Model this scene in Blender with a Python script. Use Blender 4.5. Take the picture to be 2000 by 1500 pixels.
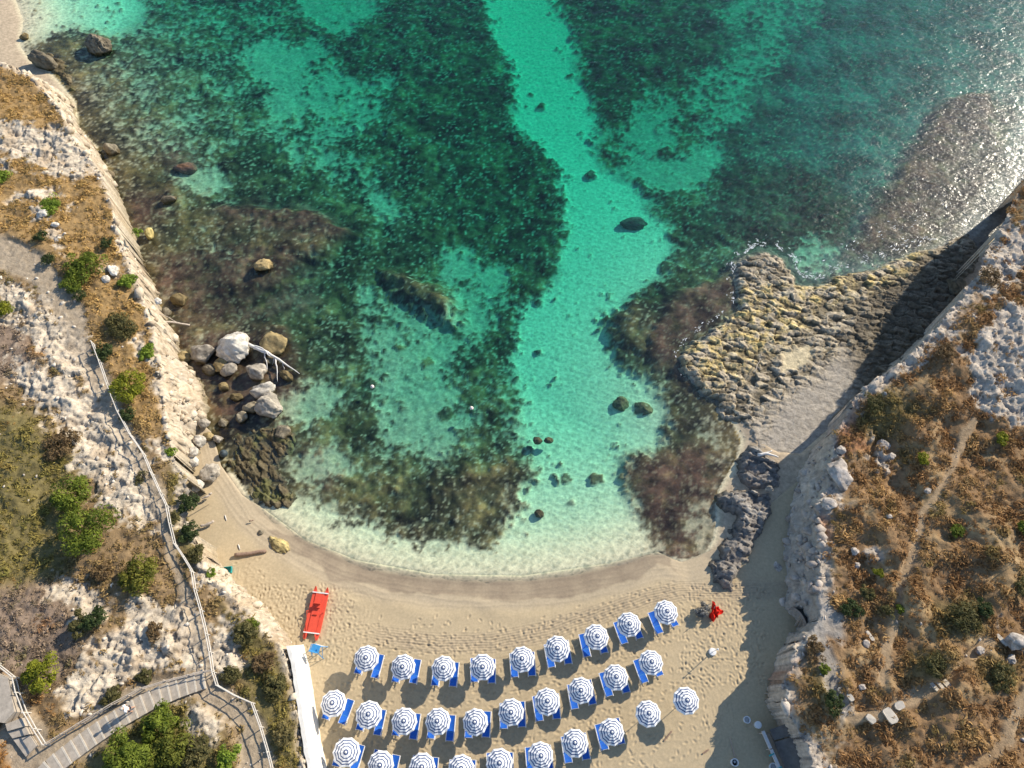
import bpy, bmesh, math, random
import numpy as np
from mathutils import Vector, Matrix

scene = bpy.context.scene
for o in list(bpy.data.objects):
    bpy.data.objects.remove(o)

# ------------------------------------------------------------------ camera, sky, sun, exposure
CAM_Z = 66.0
FPX = 1413.0                       # focal length in photograph pixels (2000 wide)
TILT = math.radians(27.0)          # away from straight down, towards +Y (the open sea)
cam_d = bpy.data.cameras.new('camera')
cam_d.sensor_width = 36.0
cam_d.lens = FPX / 2000.0 * 36.0
cam_d.clip_start = 1.0
cam_d.clip_end = 2000.0
cam = bpy.data.objects.new('camera', cam_d)
scene.collection.objects.link(cam)
cam.location = (0, 0, CAM_Z)
cam.rotation_euler = (TILT, 0, 0)
scene.camera = cam

SUN_AZ = math.radians(52.5)        # clockwise from +Y
SUN_EL = math.radians(28.5)
world = bpy.data.worlds.new('World')
scene.world = world
world.use_nodes = True
wn = world.node_tree.nodes
wl = world.node_tree.links
wn.clear()
w_out = wn.new('ShaderNodeOutputWorld')
w_bg = wn.new('ShaderNodeBackground')
w_sky = wn.new('ShaderNodeTexSky')
w_sky.sky_type = 'NISHITA'
w_sky.sun_disc = False
w_sky.sun_elevation = SUN_EL
w_sky.sun_rotation = SUN_AZ
w_sky.air_density = 1.0
w_sky.dust_density = 0.2
w_sky.ozone_density = 2.5
w_bg.inputs['Strength'].default_value = 0.128
wl.new(w_sky.outputs[0], w_bg.inputs[0])
wl.new(w_bg.outputs[0], w_out.inputs[0])

sun_d = bpy.data.lights.new('sun', 'SUN')
sun_d.energy = 4.6
sun_d.angle = math.radians(0.5)
sun_d.color = (1.0, 0.90, 0.74)
sun = bpy.data.objects.new('sun', sun_d)
scene.collection.objects.link(sun)
sdir = Vector((math.sin(SUN_AZ) * math.cos(SUN_EL), math.cos(SUN_AZ) * math.cos(SUN_EL), math.sin(SUN_EL)))
sun.rotation_euler = sdir.to_track_quat('Z', 'Y').to_euler()
sun.location = (40, 30, 60)

scene.view_settings.view_transform = 'Standard'
scene.view_settings.look = 'None'
scene.view_settings.gamma = 1.0
scene.view_settings.use_curve_mapping = False
scene.view_settings.exposure = 0.48
scene.render.engine = 'CYCLES'
scene.cycles.max_bounces = 8
scene.cycles.diffuse_bounces = 2
scene.cycles.glossy_bounces = 2
scene.cycles.transparent_max_bounces = 12
scene.cycles.volume_bounces = 0
scene.cycles.use_denoising = True
scene.cycles.caustics_reflective = False
scene.cycles.caustics_refractive = False

rng = np.random.default_rng(7)
random.seed(7)

# ------------------------------------------------------------------ measuring: photograph pixel -> ground point
def P(px, py, z):
    px = np.asarray(px, float); py = np.asarray(py, float); z = np.asarray(z, float)
    a = (px - 1000.0) / FPX
    b = -(py - 750.0) / FPX
    s, c = math.sin(TILT), math.cos(TILT)
    dx = a
    dy = s + b * c
    dz = -c + b * s
    t = (z - CAM_Z) / dz
    return dx * t, dy * t

def march(pts, hfun, z0=0.0, n=7):
    pts = np.asarray(pts, float)
    z = np.full(len(pts), float(z0))
    for _ in range(n):
        x, y = P(pts[:, 0], pts[:, 1], z)
        z = 0.3 * z + 0.7 * np.asarray(hfun(x, y))
    x, y = P(pts[:, 0], pts[:, 1], z)
    return np.stack([x, y, z], 1)

# ------------------------------------------------------------------ noise
_T = rng.random((256, 256)) * 2 * np.pi
_GX, _GY = np.cos(_T), np.sin(_T)
_V1, _V2, _V3 = rng.random((256, 256)), rng.random((256, 256)), rng.random((256, 256))

def perlin(x, y):
    x0 = np.floor(x); y0 = np.floor(y)
    fx = x - x0; fy = y - y0
    xi = x0.astype(np.int64) & 255; yi = y0.astype(np.int64) & 255
    xj = (xi + 1) & 255; yj = (yi + 1) & 255
    u = fx * fx * fx * (fx * (fx * 6 - 15) + 10); v = fy * fy * fy * (fy * (fy * 6 - 15) + 10)
    a = _GX[xi, yi] * fx + _GY[xi, yi] * fy
    b = _GX[xj, yi] * (fx - 1) + _GY[xj, yi] * fy
    c = _GX[xi, yj] * fx + _GY[xi, yj] * (fy - 1)
    d = _GX[xj, yj] * (fx - 1) + _GY[xj, yj] * (fy - 1)
    return 1.5 * ((a + (b - a) * u) * (1 - v) + (c + (d - c) * u) * v)

def fbm(x, y, sc, octv=4, seed=0.0, gain=0.5):
    r = 0.0; a = 1.0; f = 1.0 / sc; t = 0.0
    for i in range(octv):
        r = r + a * perlin(x * f + seed * 7.31 + i * 17.7, y * f - seed * 3.17 + i * 9.2)
        t += a; a *= gain; f *= 2.03
    return r / t

def ridged(x, y, sc, octv=4, seed=0.0):
    r = 0.0; a = 1.0; f = 1.0 / sc; t = 0.0
    for i in range(octv):
        n = 1.0 - np.abs(perlin(x * f + seed * 5.3 + i * 13.1, y * f + seed * 2.9 - i * 7.7)) * 1.6
        r = r + a * n * n
        t += a; a *= 0.5; f *= 2.07
    return r / t

def worley(x, y, sc, seed=0):
    x = x / sc + seed * 13.7; y = y / sc - seed * 5.1
    x0 = np.floor(x).astype(np.int64); y0 = np.floor(y).astype(np.int64)
    d1 = np.full(x.shape, 9.0); d2 = np.full(x.shape, 9.0); idv = np.zeros(x.shape)
    for i in (-1, 0, 1):
        for j in (-1, 0, 1):
            a = (x0 + i) & 255; b = (y0 + j) & 255
            cx = x0 + i + _V1[a, b]; cy = y0 + j + _V2[a, b]
            d = np.hypot(cx - x, cy - y)
            near = d < d1
            d2 = np.where(near, d1, np.minimum(d2, d))
            idv = np.where(near, _V3[a, b], idv)
            d1 = np.where(near, d, d1)
    return d1, d2, idv

def sstep(a, b, x):
    t = np.clip((x - a) / (b - a), 0, 1)
    return t * t * (3 - 2 * t)

def lerp(a, b, t):
    return a + (b - a) * t

def mixc(c0, c1, t):
    return c0 + (np.asarray(c1) - c0) * t[:, None]

def sd_poly(x, y, poly, far=None):
    """signed distance, positive inside; far: points further than that from the box get -far"""
    poly = np.asarray(poly, float)
    x = np.asarray(x, float); y = np.asarray(y, float)
    if far is not None:
        m = ((x > poly[:, 0].min() - far) & (x < poly[:, 0].max() + far) &
             (y > poly[:, 1].min() - far) & (y < poly[:, 1].max() + far))
        r = np.full(x.shape, -float(far))
        if m.any():
            r[m] = np.maximum(sd_poly(x[m], y[m], poly), -far)
        return r
    d = np.full(x.shape, 1e9); ins = np.zeros(x.shape, bool)
    n = len(poly)
    for i in range(n):
        ax, ay = poly[i]; bx, by = poly[(i + 1) % n]
        ex, ey = bx - ax, by - ay
        L = ex * ex + ey * ey + 1e-12
        t = np.clip(((x - ax) * ex + (y - ay) * ey) / L, 0, 1)
        d = np.minimum(d, (x - ax - t * ex) ** 2 + (y - ay - t * ey) ** 2)
        if abs(ey) > 1e-9:
            c = ((ay > y) != (by > y)) & (x < ex * (y - ay) / ey + ax)
            ins ^= c
    d = np.sqrt(d)
    return np.where(ins, d, -d)

def d_line(x, y, pts):
    pts = np.asarray(pts, float)
    d = np.full(np.shape(x), 1e9)
    for i in range(len(pts) - 1):
        ax, ay = pts[i][:2]; bx, by = pts[i + 1][:2]
        ex, ey = bx - ax, by - ay
        t = np.clip(((x - ax) * ex + (y - ay) * ey) / (ex * ex + ey * ey + 1e-12), 0, 1)
        d = np.minimum(d, np.hypot(x - ax - t * ex, y - ay - t * ey))
    return d

def ppoly(pts, z):
    pts = np.asarray(pts, float)
    x, y = P(pts[:, 0], pts[:, 1], z)
    return np.stack([x, y], 1)

# ------------------------------------------------------------------ materials
MATS = {}
def new_mat(name):
    m = bpy.data.materials.new(name)
    m.use_nodes = True
    nt = m.node_tree
    b = nt.nodes['Principled BSDF']
    MATS[name] = m
    return m, nt, b

def noise_node(nt, scale, detail=5, rough=0.6, coord='Object'):
    tc = nt.nodes.new('ShaderNodeTexCoord')
    n = nt.nodes.new('ShaderNodeTexNoise')
    n.inputs['Scale'].default_value = scale
    n.inputs['Detail'].default_value = detail
    n.inputs['Roughness'].default_value = rough
    nt.links.new(tc.outputs[coord], n.inputs['Vector'])
    return n

def ramp(nt, src, lo, hi, p0=0.3, p1=0.7):
    r = nt.nodes.new('ShaderNodeValToRGB')
    r.color_ramp.elements[0].position = p0; r.color_ramp.elements[1].position = p1
    r.color_ramp.elements[0].color = lo; r.color_ramp.elements[1].color = hi
    nt.links.new(src, r.inputs['Fac'])
    return r

def mat_attr(name, rough=0.9, var=0.35, scale=3.0, bump=0.3, bscale=12.0, spec=0.2, dist=0.05, transl=0.0):
    """colour from the mesh's own 'Col' attribute, varied by procedural grain"""
    m, nt, b = new_mat(name)
    at = nt.nodes.new('ShaderNodeAttribute'); at.attribute_name = 'Col'
    n = noise_node(nt, scale, 8, 0.68)
    r = ramp(nt, n.outputs['Fac'], (1 - var,) * 3 + (1,), (1 + var,) * 3 + (1,))
    mx = nt.nodes.new('ShaderNodeMixRGB'); mx.blend_type = 'MULTIPLY'; mx.inputs['Fac'].default_value = 1.0
    nt.links.new(at.outputs['Color'], mx.inputs['Color1']); nt.links.new(r.outputs['Color'], mx.inputs['Color2'])
    nt.links.new(mx.outputs['Color'], b.inputs['Base Color'])
    b.inputs['Roughness'].default_value = rough
    b.inputs['Specular IOR Level'].default_value = spec
    if bump > 0:
        n2 = noise_node(nt, bscale, 8, 0.7)
        bp = nt.nodes.new('ShaderNodeBump'); bp.inputs['Strength'].default_value = bump
        bp.inputs['Distance'].default_value = dist
        nt.links.new(n2.outputs['Fac'], bp.inputs['Height']); nt.links.new(bp.outputs['Normal'], b.inputs['Normal'])
    if transl > 0:
        b.inputs['Transmission Weight'].default_value = 0.0
        tr = nt.nodes.new('ShaderNodeBsdfTranslucent'); nt.links.new(mx.outputs['Color'], tr.inputs['Color'])
        ms = nt.nodes.new('ShaderNodeMixShader'); ms.inputs['Fac'].default_value = transl
        out = nt.nodes['Material Output']
        nt.links.new(b.outputs[0], ms.inputs[1]); nt.links.new(tr.outputs[0], ms.inputs[2])
        nt.links.new(ms.outputs[0], out.inputs['Surface'])
    return m

def mat_plain(name, col, rough=0.6, var=0.12, scale=6.0, bump=0.0, bscale=20.0, spec=0.4, metal=0.0):
    m, nt, b = new_mat(name)
    n = noise_node(nt, scale, 6, 0.65)
    lo = tuple(c * (1 - var) for c in col) + (1,); hi = tuple(min(1, c * (1 + var)) for c in col) + (1,)
    r = ramp(nt, n.outputs['Fac'], lo, hi)
    nt.links.new(r.outputs['Color'], b.inputs['Base Color'])
    b.inputs['Roughness'].default_value = rough
    b.inputs['Specular IOR Level'].default_value = spec
    b.inputs['Metallic'].default_value = metal
    if bump > 0:
        n2 = noise_node(nt, bscale, 6, 0.7)
        bp = nt.nodes.new('ShaderNodeBump'); bp.inputs['Strength'].default_value = bump; bp.inputs['Distance'].default_value = 0.03
        nt.links.new(n2.outputs['Fac'], bp.inputs['Height']); nt.links.new(bp.outputs['Normal'], b.inputs['Normal'])
    return m

M_SEABED = mat_attr('seabed_sand_and_weed', 0.95, 0.30, 2.6, 0.35, 4.0, 0.05, 0.10)
M_SAND = mat_attr('beach_sand', 0.95, 0.13, 5.0, 0.35, 16.0, 0.1, 0.03)
M_LAND = mat_attr('limestone_and_soil', 0.95, 0.32, 2.2, 0.8, 6.0, 0.1, 0.10)
M_REEF = mat_attr('wet_reef_rock', 0.75, 0.42, 2.4, 0.8, 7.0, 0.3, 0.10)
M_ROCK = mat_attr('boulder_rock', 0.9, 0.30, 2.5, 0.7, 6.0, 0.2, 0.08)
M_LEAF = mat_attr('leaf', 0.7, 0.18, 9.0, 0.0, 1.0, 0.25, transl=0.30)
M_SCRUB = mat_attr('dry_scrub', 0.9, 0.22, 6.0, 0.0, 1.0, 0.1, transl=0.20)
M_BARK = mat_plain('bark', (0.16, 0.11, 0.07), 0.9, 0.35, 8, 0.5)
M_DRIFT = mat_plain('bleached_driftwood', (0.50, 0.42, 0.34), 0.9, 0.25, 8, 0.5)
M_PALEWOOD = mat_plain('white_dead_wood', (0.72, 0.68, 0.63), 0.85, 0.15, 8, 0.4)
M_BROWNWOOD = mat_plain('brown_driftwood', (0.27, 0.18, 0.13), 0.9, 0.3, 7, 0.5)
M_RAIL = mat_plain('weathered_white_timber', (0.62, 0.57, 0.50), 0.8, 0.2, 6, 0.3)
M_WHITE = mat_plain('white_painted_metal', (0.80, 0.79, 0.77), 0.4, 0.06, 5)
M_PLASTER = mat_plain('white_plaster', (0.82, 0.78, 0.71), 0.9, 0.14, 1.6, 0.4, 9)
M_CONC = mat_plain('grey_concrete', (0.43, 0.37, 0.30), 0.95, 0.25, 2.2, 0.5, 12)
M_NOSE = mat_plain('pale_stone_nosing', (0.60, 0.53, 0.43), 0.9, 0.15, 5, 0.3)
M_BLUE = mat_plain('blue_sling_fabric', (0.012, 0.115, 0.52), 0.7, 0.18, 9, 0.2, 60, 0.3)
M_CANW = mat_plain('white_canopy_cloth', (0.80, 0.80, 0.80), 0.8, 0.05, 5, 0.0, 30, 0.2)
M_CANB = mat_plain('navy_canopy_cloth', (0.040, 0.075, 0.19), 0.8, 0.15, 5, 0.0, 30, 0.2)
M_RED = mat_plain('red_orange_boat_paint', (0.72, 0.085, 0.045), 0.55, 0.12, 3, 0.15, 20, 0.4)
M_REDC = mat_plain('red_cloth', (0.68, 0.025, 0.012), 0.85, 0.2, 6, 0.2, 20, 0.2)
M_LBLUE = mat_plain('light_blue_paint', (0.05, 0.27, 0.55), 0.6, 0.15, 6)
M_TEAL = mat_plain('teal_plastic', (0.02, 0.33, 0.33), 0.5, 0.12, 6)
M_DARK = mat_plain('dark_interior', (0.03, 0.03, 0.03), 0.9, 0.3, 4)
M_ROOF = mat_plain('dark_grey_roof_sheet', (0.14, 0.13, 0.12), 0.9, 0.3, 2, 0.3, 10)
M_BOARD = mat_plain('pale_grey_board', (0.60, 0.58, 0.56), 0.8, 0.12, 3, 0.2)
M_ROPE = mat_plain('pale_rope', (0.50, 0.38, 0.32), 0.9, 0.2, 10)
M_BUOY = mat_plain('white_buoy_plastic', (0.85, 0.72, 0.66), 0.4, 0.06, 5)
M_BALL = mat_plain('dark_blue_grey_paint', (0.05, 0.07, 0.08), 0.6, 0.25, 6)
M_SKIN = mat_plain('skin', (0.50, 0.30, 0.21), 0.6, 0.08, 9)
M_SHIRT = mat_plain('white_shirt_cloth', (0.85, 0.85, 0.84), 0.9, 0.05, 8, 0.2)
M_SHORTS = mat_plain('dark_shorts_cloth', (0.05, 0.06, 0.09), 0.9, 0.15, 8, 0.2)
M_HAIR = mat_plain('grey_hair', (0.42, 0.38, 0.34), 0.9, 0.2, 20)

# ------------------------------------------------------------------ mesh helpers
COL = scene.collection
def link(name, me, mat=None, parent=None):
    o = bpy.data.objects.new(name, me)
    COL.objects.link(o)
    if mat is not None and me is not None and len(me.materials) == 0:
        me.materials.append(mat)
    if parent is not None:
        o.parent = parent
    return o

def tag(o, label=None, cat=None, group=None, kind=None):
    if label: o['label'] = label
    if cat: o['category'] = cat
    if group: o['group'] = group
    if kind: o['kind'] = kind
    return o

def empty(name, loc, rz=0.0):
    o = bpy.data.objects.new(name, None)
    COL.objects.link(o)
    o.empty_display_size = 0.3
    o.location = loc
    o.rotation_euler = (0, 0, rz)
    return o

def np_mesh(name, V, F, cols=None, smooth=True, mat=None):
    """V (n,3), F (m,k) with k 3 or 4; cols (n,3)"""
    me = bpy.data.meshes.new(name)
    V = np.ascontiguousarray(V, np.float32); F = np.ascontiguousarray(F, np.int32)
    k = F.shape[1]
    me.vertices.add(len(V)); me.vertices.foreach_set('co', V.ravel())
    me.loops.add(F.size); me.loops.foreach_set('vertex_index', F.ravel())
    me.polygons.add(len(F))
    me.polygons.foreach_set('loop_start', np.arange(0, F.size, k, dtype=np.int32))
    me.polygons.foreach_set('loop_total', np.full(len(F), k, np.int32))
    if smooth:
        me.polygons.foreach_set('use_smooth', np.ones(len(F), bool))
    me.update(calc_edges=True)
    if cols is not None:
        a = me.attributes.new('Col', 'FLOAT_COLOR', 'POINT')
        c = np.ones((len(V), 4), np.float32); c[:, :3] = np.clip(cols, 0, 1)
        a.data.foreach_set('color', c.ravel())
    if mat is not None:
        me.materials.append(mat)
    return me

def grid_faces(nx, ny, keep=None):
    i = np.arange(ny - 1)[:, None] * nx + np.arange(nx - 1)[None, :]
    F = np.stack([i, i + 1, i + 1 + nx, i + nx], -1).reshape(-1, 4)
    if keep is not None:
        F = F[keep[F].all(1)]
    return F

def compact(V, F, C):
    used = np.zeros(len(V), bool); used[F.ravel()] = True
    idx = np.cumsum(used) - 1
    return V[used], idx[F], C[used]

class MB:
    """collects tubes, boxes and lofts for one mesh"""
    def __init__(s):
        s.v = []; s.f = []; s.m = []
    def add(s, verts, faces, mi=0):
        n = len(s.v)
        s.v += [tuple(v) for v in verts]
        s.f += [tuple(i + n for i in f) for f in faces]
        s.m += [mi] * len(faces)
    def box(s, c, size, rot=None, mi=0):
        x, y, z = (d / 2 for d in size)
        vs = [Vector(p) for p in ((-x, -y, -z), (x, -y, -z), (x, y, -z), (-x, y, -z), (-x, -y, z), (x, -y, z), (x, y, z), (-x, y, z))]
        if rot is not None: vs = [rot @ v for v in vs]
        c = Vector(c)
        s.add([v + c for v in vs], [(0, 3, 2, 1), (4, 5, 6, 7), (0, 1, 5, 4), (1, 2, 6, 5), (2, 3, 7, 6), (3, 0, 4, 7)], mi)
    def tube(s, pts, r, n=6, mi=0):
        pts = [Vector(p) for p in pts]
        rs = r if isinstance(r, (list, tuple)) else [r] * len(pts)
        rings = []
        for i, p in enumerate(pts):
            d = (pts[min(i + 1, len(pts) - 1)] - pts[max(i - 1, 0)]).normalized()
            u = d.cross(Vector((0, 0, 1)))
            if u.length < 1e-3: u = d.cross(Vector((0, 1, 0)))
            u.normalize(); w = d.cross(u).normalized()
            rings.append([p + (u * math.cos(2 * math.pi * k / n) + w * math.sin(2 * math.pi * k / n)) * rs[i] for k in range(n)])
        vs = [v for ring in rings for v in ring]
        fs = []
        for i in range(len(pts) - 1):
            for k in range(n):
                a = i * n + k; b = i * n + (k + 1) % n
                fs.append((a, b, b + n, a + n))
        fs.append(tuple(range(n - 1, -1, -1))); fs.append(tuple((len(pts) - 1) * n + k for k in range(n)))
        s.add(vs, fs, mi)
    def lathe(s, prof, n=16, c=(0, 0, 0), mi=0):
        c = Vector(c)
        vs = []; fs = []
        for r, z in prof:
            for k in range(n):
                t = 2 * math.pi * k / n
                vs.append(c + Vector((r * math.cos(t), r * math.sin(t), z)))
        for i in range(len(prof) - 1):
            for k in range(n):
                a = i * n + k; b = i * n + (k + 1) % n
                fs.append((a, b, b + n, a + n))
        fs.append(tuple(range(n - 1, -1, -1))); fs.append(tuple((len(prof) - 1) * n + k for k in range(n)))
        s.add(vs, fs, mi)
    def mesh(s, name, mats, smooth=False):
        me = bpy.data.meshes.new(name)
        me.from_pydata(s.v, [], s.f)
        for m in (mats if isinstance(mats, (list, tuple)) else [mats]): me.materials.append(m)
        me.polygons.foreach_set('material_index', s.m)
        if smooth: me.polygons.foreach_set('use_smooth', [True] * len(s.f))
        me.update()
        return me
    def build(s, name, mats, parent=None, smooth=False):
        return link(name, s.mesh(name, mats, smooth), None, parent)
# ================================================================== THE GROUND: sea bed, beach, headlands, reef
A = np.array
LAND = ppoly([(-900, -60), (-60, -30), (30, 0), (45, 40), (38, 90), (60, 120), (92, 135), (118, 165), (147, 200), (152, 250), (190, 290), (218, 348),
              (238, 405), (256, 462), (280, 520), (302, 565), (315, 612), (345, 655), (352, 705), (372, 735), (392, 772), (428, 800), (422, 850), (440, 905),
              (480, 965), (503, 1000), (540, 1030), (600, 1068), (680, 1105), (760, 1128), (850, 1139), (940, 1144), (1030, 1142), (1120, 1132),
              (1200, 1114), (1265, 1093), (1300, 1090), (1340, 1096), (1378, 1086), (1398, 1050), (1405, 960), (1440, 900), (1450, 860), (1430, 820),
              (1500, 720), (1640, 660), (1760, 620), (1850, 560), (1960, 440), (2090, 310), (2900, 200), (2900, 2300), (-900, 2300)], 0.0)

def base_z(x, y):
    """smooth height of sand and sea bed"""
    d = sd_poly(x, y, LAND)
    land = 1.0 * (1 - np.exp(-np.maximum(d, 0) / 4.5))
    w = np.maximum(-d, 0)
    dmax = 1.15 + 0.030 * np.clip(y, 0, 140) + 0.9 * sstep(-14, 4, x) * sstep(8, 40, y)
    sea = -dmax * (1 - np.exp(-w * (0.055 + 0.05 * sstep(1, 6, w)) / dmax * (1 + np.minimum(w, 40) / 22.0)))
    return np.where(d > 0, land, sea)

def bpoly(pts):
    return march(pts, base_z, -1.0)[:, :2]

SANDP = [bpoly(p) for p in (
    [(938, -30), (1078, -30), (1100, 30), (1120, 50), (1127, 90), (1116, 112), (1140, 190), (1165, 230), (1158, 300), (1172, 330), (1245, 372), (1258, 402),
     (1295, 440), (1310, 500), (1292, 540), (1255, 560), (1212, 590), (1180, 640), (1200, 700), (1250, 742), (1288, 775), (1300, 830), (1285, 868),
     (1222, 880), (1202, 930), (1222, 980), (1245, 1015), (1278, 1070), (1290, 1130), (1100, 1180), (800, 1180), (560, 1090), (470, 985), (560, 965), (600, 985),
     (650, 1003), (720, 1012), (760, 1036), (850, 1056), (950, 1068), (1000, 1040), (1006, 980), (1042, 932), (1025, 860), (1010, 780), (1013, 600),
     (1050, 592), (1098, 540), (1110, 450), (1100, 380), (1080, 320), (1010, 240), (992, 120), (962, 60)],
    [(500, 112), (530, 92), (560, 110), (618, 80), (625, 130), (650, 130), (690, 165), (755, 155), (760, 175), (720, 230), (660, 286), (640, 290),
     (600, 262), (562, 240), (545, 212), (560, 172), (520, 150)],
    [(556, 272), (620, 268), (652, 310), (710, 328), (742, 370), (772, 400), (762, 424), (700, 372), (640, 342), (580, 322)],
    [(705, 566), (760, 598), (820, 630), (882, 660), (880, 692), (832, 700), (862, 740), (874, 772), (822, 792), (770, 760), (760, 702), (730, 660)],
    [(880, 500), (932, 530), (988, 545), (962, 600), (930, 662), (908, 622), (898, 580), (860, 540)],
    [(1360, 150), (1450, 108), (1455, 64), (1400, 36), (1450, 6), (1500, -30), (1620, -30), (1582, 50), (1520, 60), (1542, 100), (1500, 140), (1460, 172),
     (1442, 240), (1388, 244), (1368, 200)],
    [(-50, -40), (265, -40), (262, 30), (235, 62), (205, 62), (150, 50), (80, 70), (40, 110), (-40, 110)],
    [(585, -30), (725, -30), (732, 20), (655, 62), (600, 34)],
    [(555, 800), (590, 775), (640, 772), (622, 800), (570, 815)],
    [(600, 905), (640, 890), (650, 915), (600, 930)],
    [(800, 800), (860, 790), (900, 830), (880, 880), (800, 860), (760, 820)],
    [(1270, 180), (1310, 200), (1300, 290), (1260, 300), (1230, 240)],
    [(1560, 490), (1600, 470), (1640, 490), (1620, 530), (1580, 535)],
    [(1230, 300), (1310, 330), (1390, 290), (1400, 310), (1330, 370), (1250, 360)],
    [(1390, 850), (1425, 870), (1420, 900), (1395, 880)],
    [(360, 340), (420, 340), (420, 370), (380, 372)],
    [(1380, 1000), (1405, 960), (1410, 1040), (1390, 1110), (1345, 1115)],
)]
BIAS = [(bpoly(p), b) for p, b in (
    ([(200, -40), (560, -40), (600, 120), (560, 260), (420, 330), (230, 330), (150, 180)], 0.85),
    ([(560, -40), (850, -40), (850, 130), (620, 120)], 0.55),
    ([(650, 640), (1010, 700), (1010, 900), (700, 980), (560, 940), (560, 820)], 0.62),
    ([(1130, 240), (1420, 240), (1420, 420), (1260, 420), (1150, 330)], 0.62),
    ([(1200, 760), (1310, 800), (1300, 920), (1210, 960)], 0.6),
    ([(760, 430), (1000, 480), (1000, 620), (860, 520)], 0.5),
)]
BROWNP = [bpoly(p) for p in (
    [(420, 400), (520, 380), (640, 410), (710, 450), (690, 490), (560, 470), (430, 440)],
    [(300, 500), (480, 480), (620, 500), (640, 600), (520, 640), (380, 640), (300, 580)],
    [(305, 300), (350, 275), (400, 290), (395, 340), (330, 345)],
    [(250, 380), (330, 370), (340, 430), (260, 450)],
    [(1255, 650), (1300, 592), (1370, 560), (1432, 525), (1450, 600), (1335, 690), (1350, 765), (1300, 742), (1250, 702)],
    [(1222, 920), (1290, 890), (1370, 862), (1418, 895), (1408, 945), (1382, 1000), (1378, 1062), (1340, 1112), (1292, 1112), (1280, 1080), (1262, 1040), (1238, 1012)],
    [(1640, 510), (1700, 400), (1770, 300), (1825, 210), (1920, 180), (1985, 215), (1960, 320), (1890, 420), (1800, 500)],
    [(1420, 330), (1560, 320), (1680, 400), (1650, 490), (1450, 500), (1380, 400)],
    [(590, 880), (650, 860), (680, 920), (640, 970), (590, 940)],
    [(340, 640), (420, 640), (570, 650), (600, 760), (560, 830), (440, 850), (400, 760), (350, 700)],
)]
SHALLOW = [(bpoly(p), z) for p, z in (
    ([(1222, 905), (1290, 885), (1370, 862), (1420, 895), (1408, 945), (1384, 1000), (1380, 1062), (1340, 1114), (1292, 1114), (1280, 1080), (1262, 1040), (1232, 1010)], -0.10),
    ([(1255, 650), (1300, 592), (1370, 560), (1432, 525), (1470, 600), (1345, 690), (1365, 765), (1300, 742), (1250, 702)], -0.35),
    ([(1640, 520), (1700, 405), (1770, 300), (1830, 205), (1930, 185), (1945, 235), (1870, 340), (1830, 470)], -0.55),
    ([(340, 620), (420, 620), (560, 640), (600, 740), (570, 830), (470, 850), (400, 760), (350, 700)], -0.22),
    ([(250, 420), (400, 400), (640, 420), (700, 470), (560, 560), (330, 620), (270, 500)], -0.6),
    ([(740, 530), (800, 540), (890, 590), (910, 640), (860, 640), (770, 580)], -0.9),
    ([(850, 930), (1000, 900), (1040, 920), (1000, 1040), (930, 1050), (860, 1000)], -0.45),
    ([(1200, 600), (1280, 590), (1300, 690), (1250, 720), (1180, 660)], -0.9),
)]
BEACHP = march([(372, 840), (398, 818), (420, 838), (434, 878), (440, 905), (480, 960), (520, 985), (600, 1045), (700, 1085), (850, 1112), (1020, 1115), (1180, 1092), (1285, 1068),
          (1330, 1088), (1420, 1050), (1470, 1000), (1640, 860), (1700, 1000), (1700, 1640), (560, 1640), (350, 1150), (330, 900)], base_z, 0.0)[:, :2]

SAND_UW = A([0.82, 0.75, 0.50]); WEED = A([0.085, 0.072, 0.034]); WEED2 = A([0.20, 0.150, 0.060]); BROWN = A([0.135, 0.078, 0.05])
FLECK = A([0.50, 0.46, 0.30])

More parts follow.
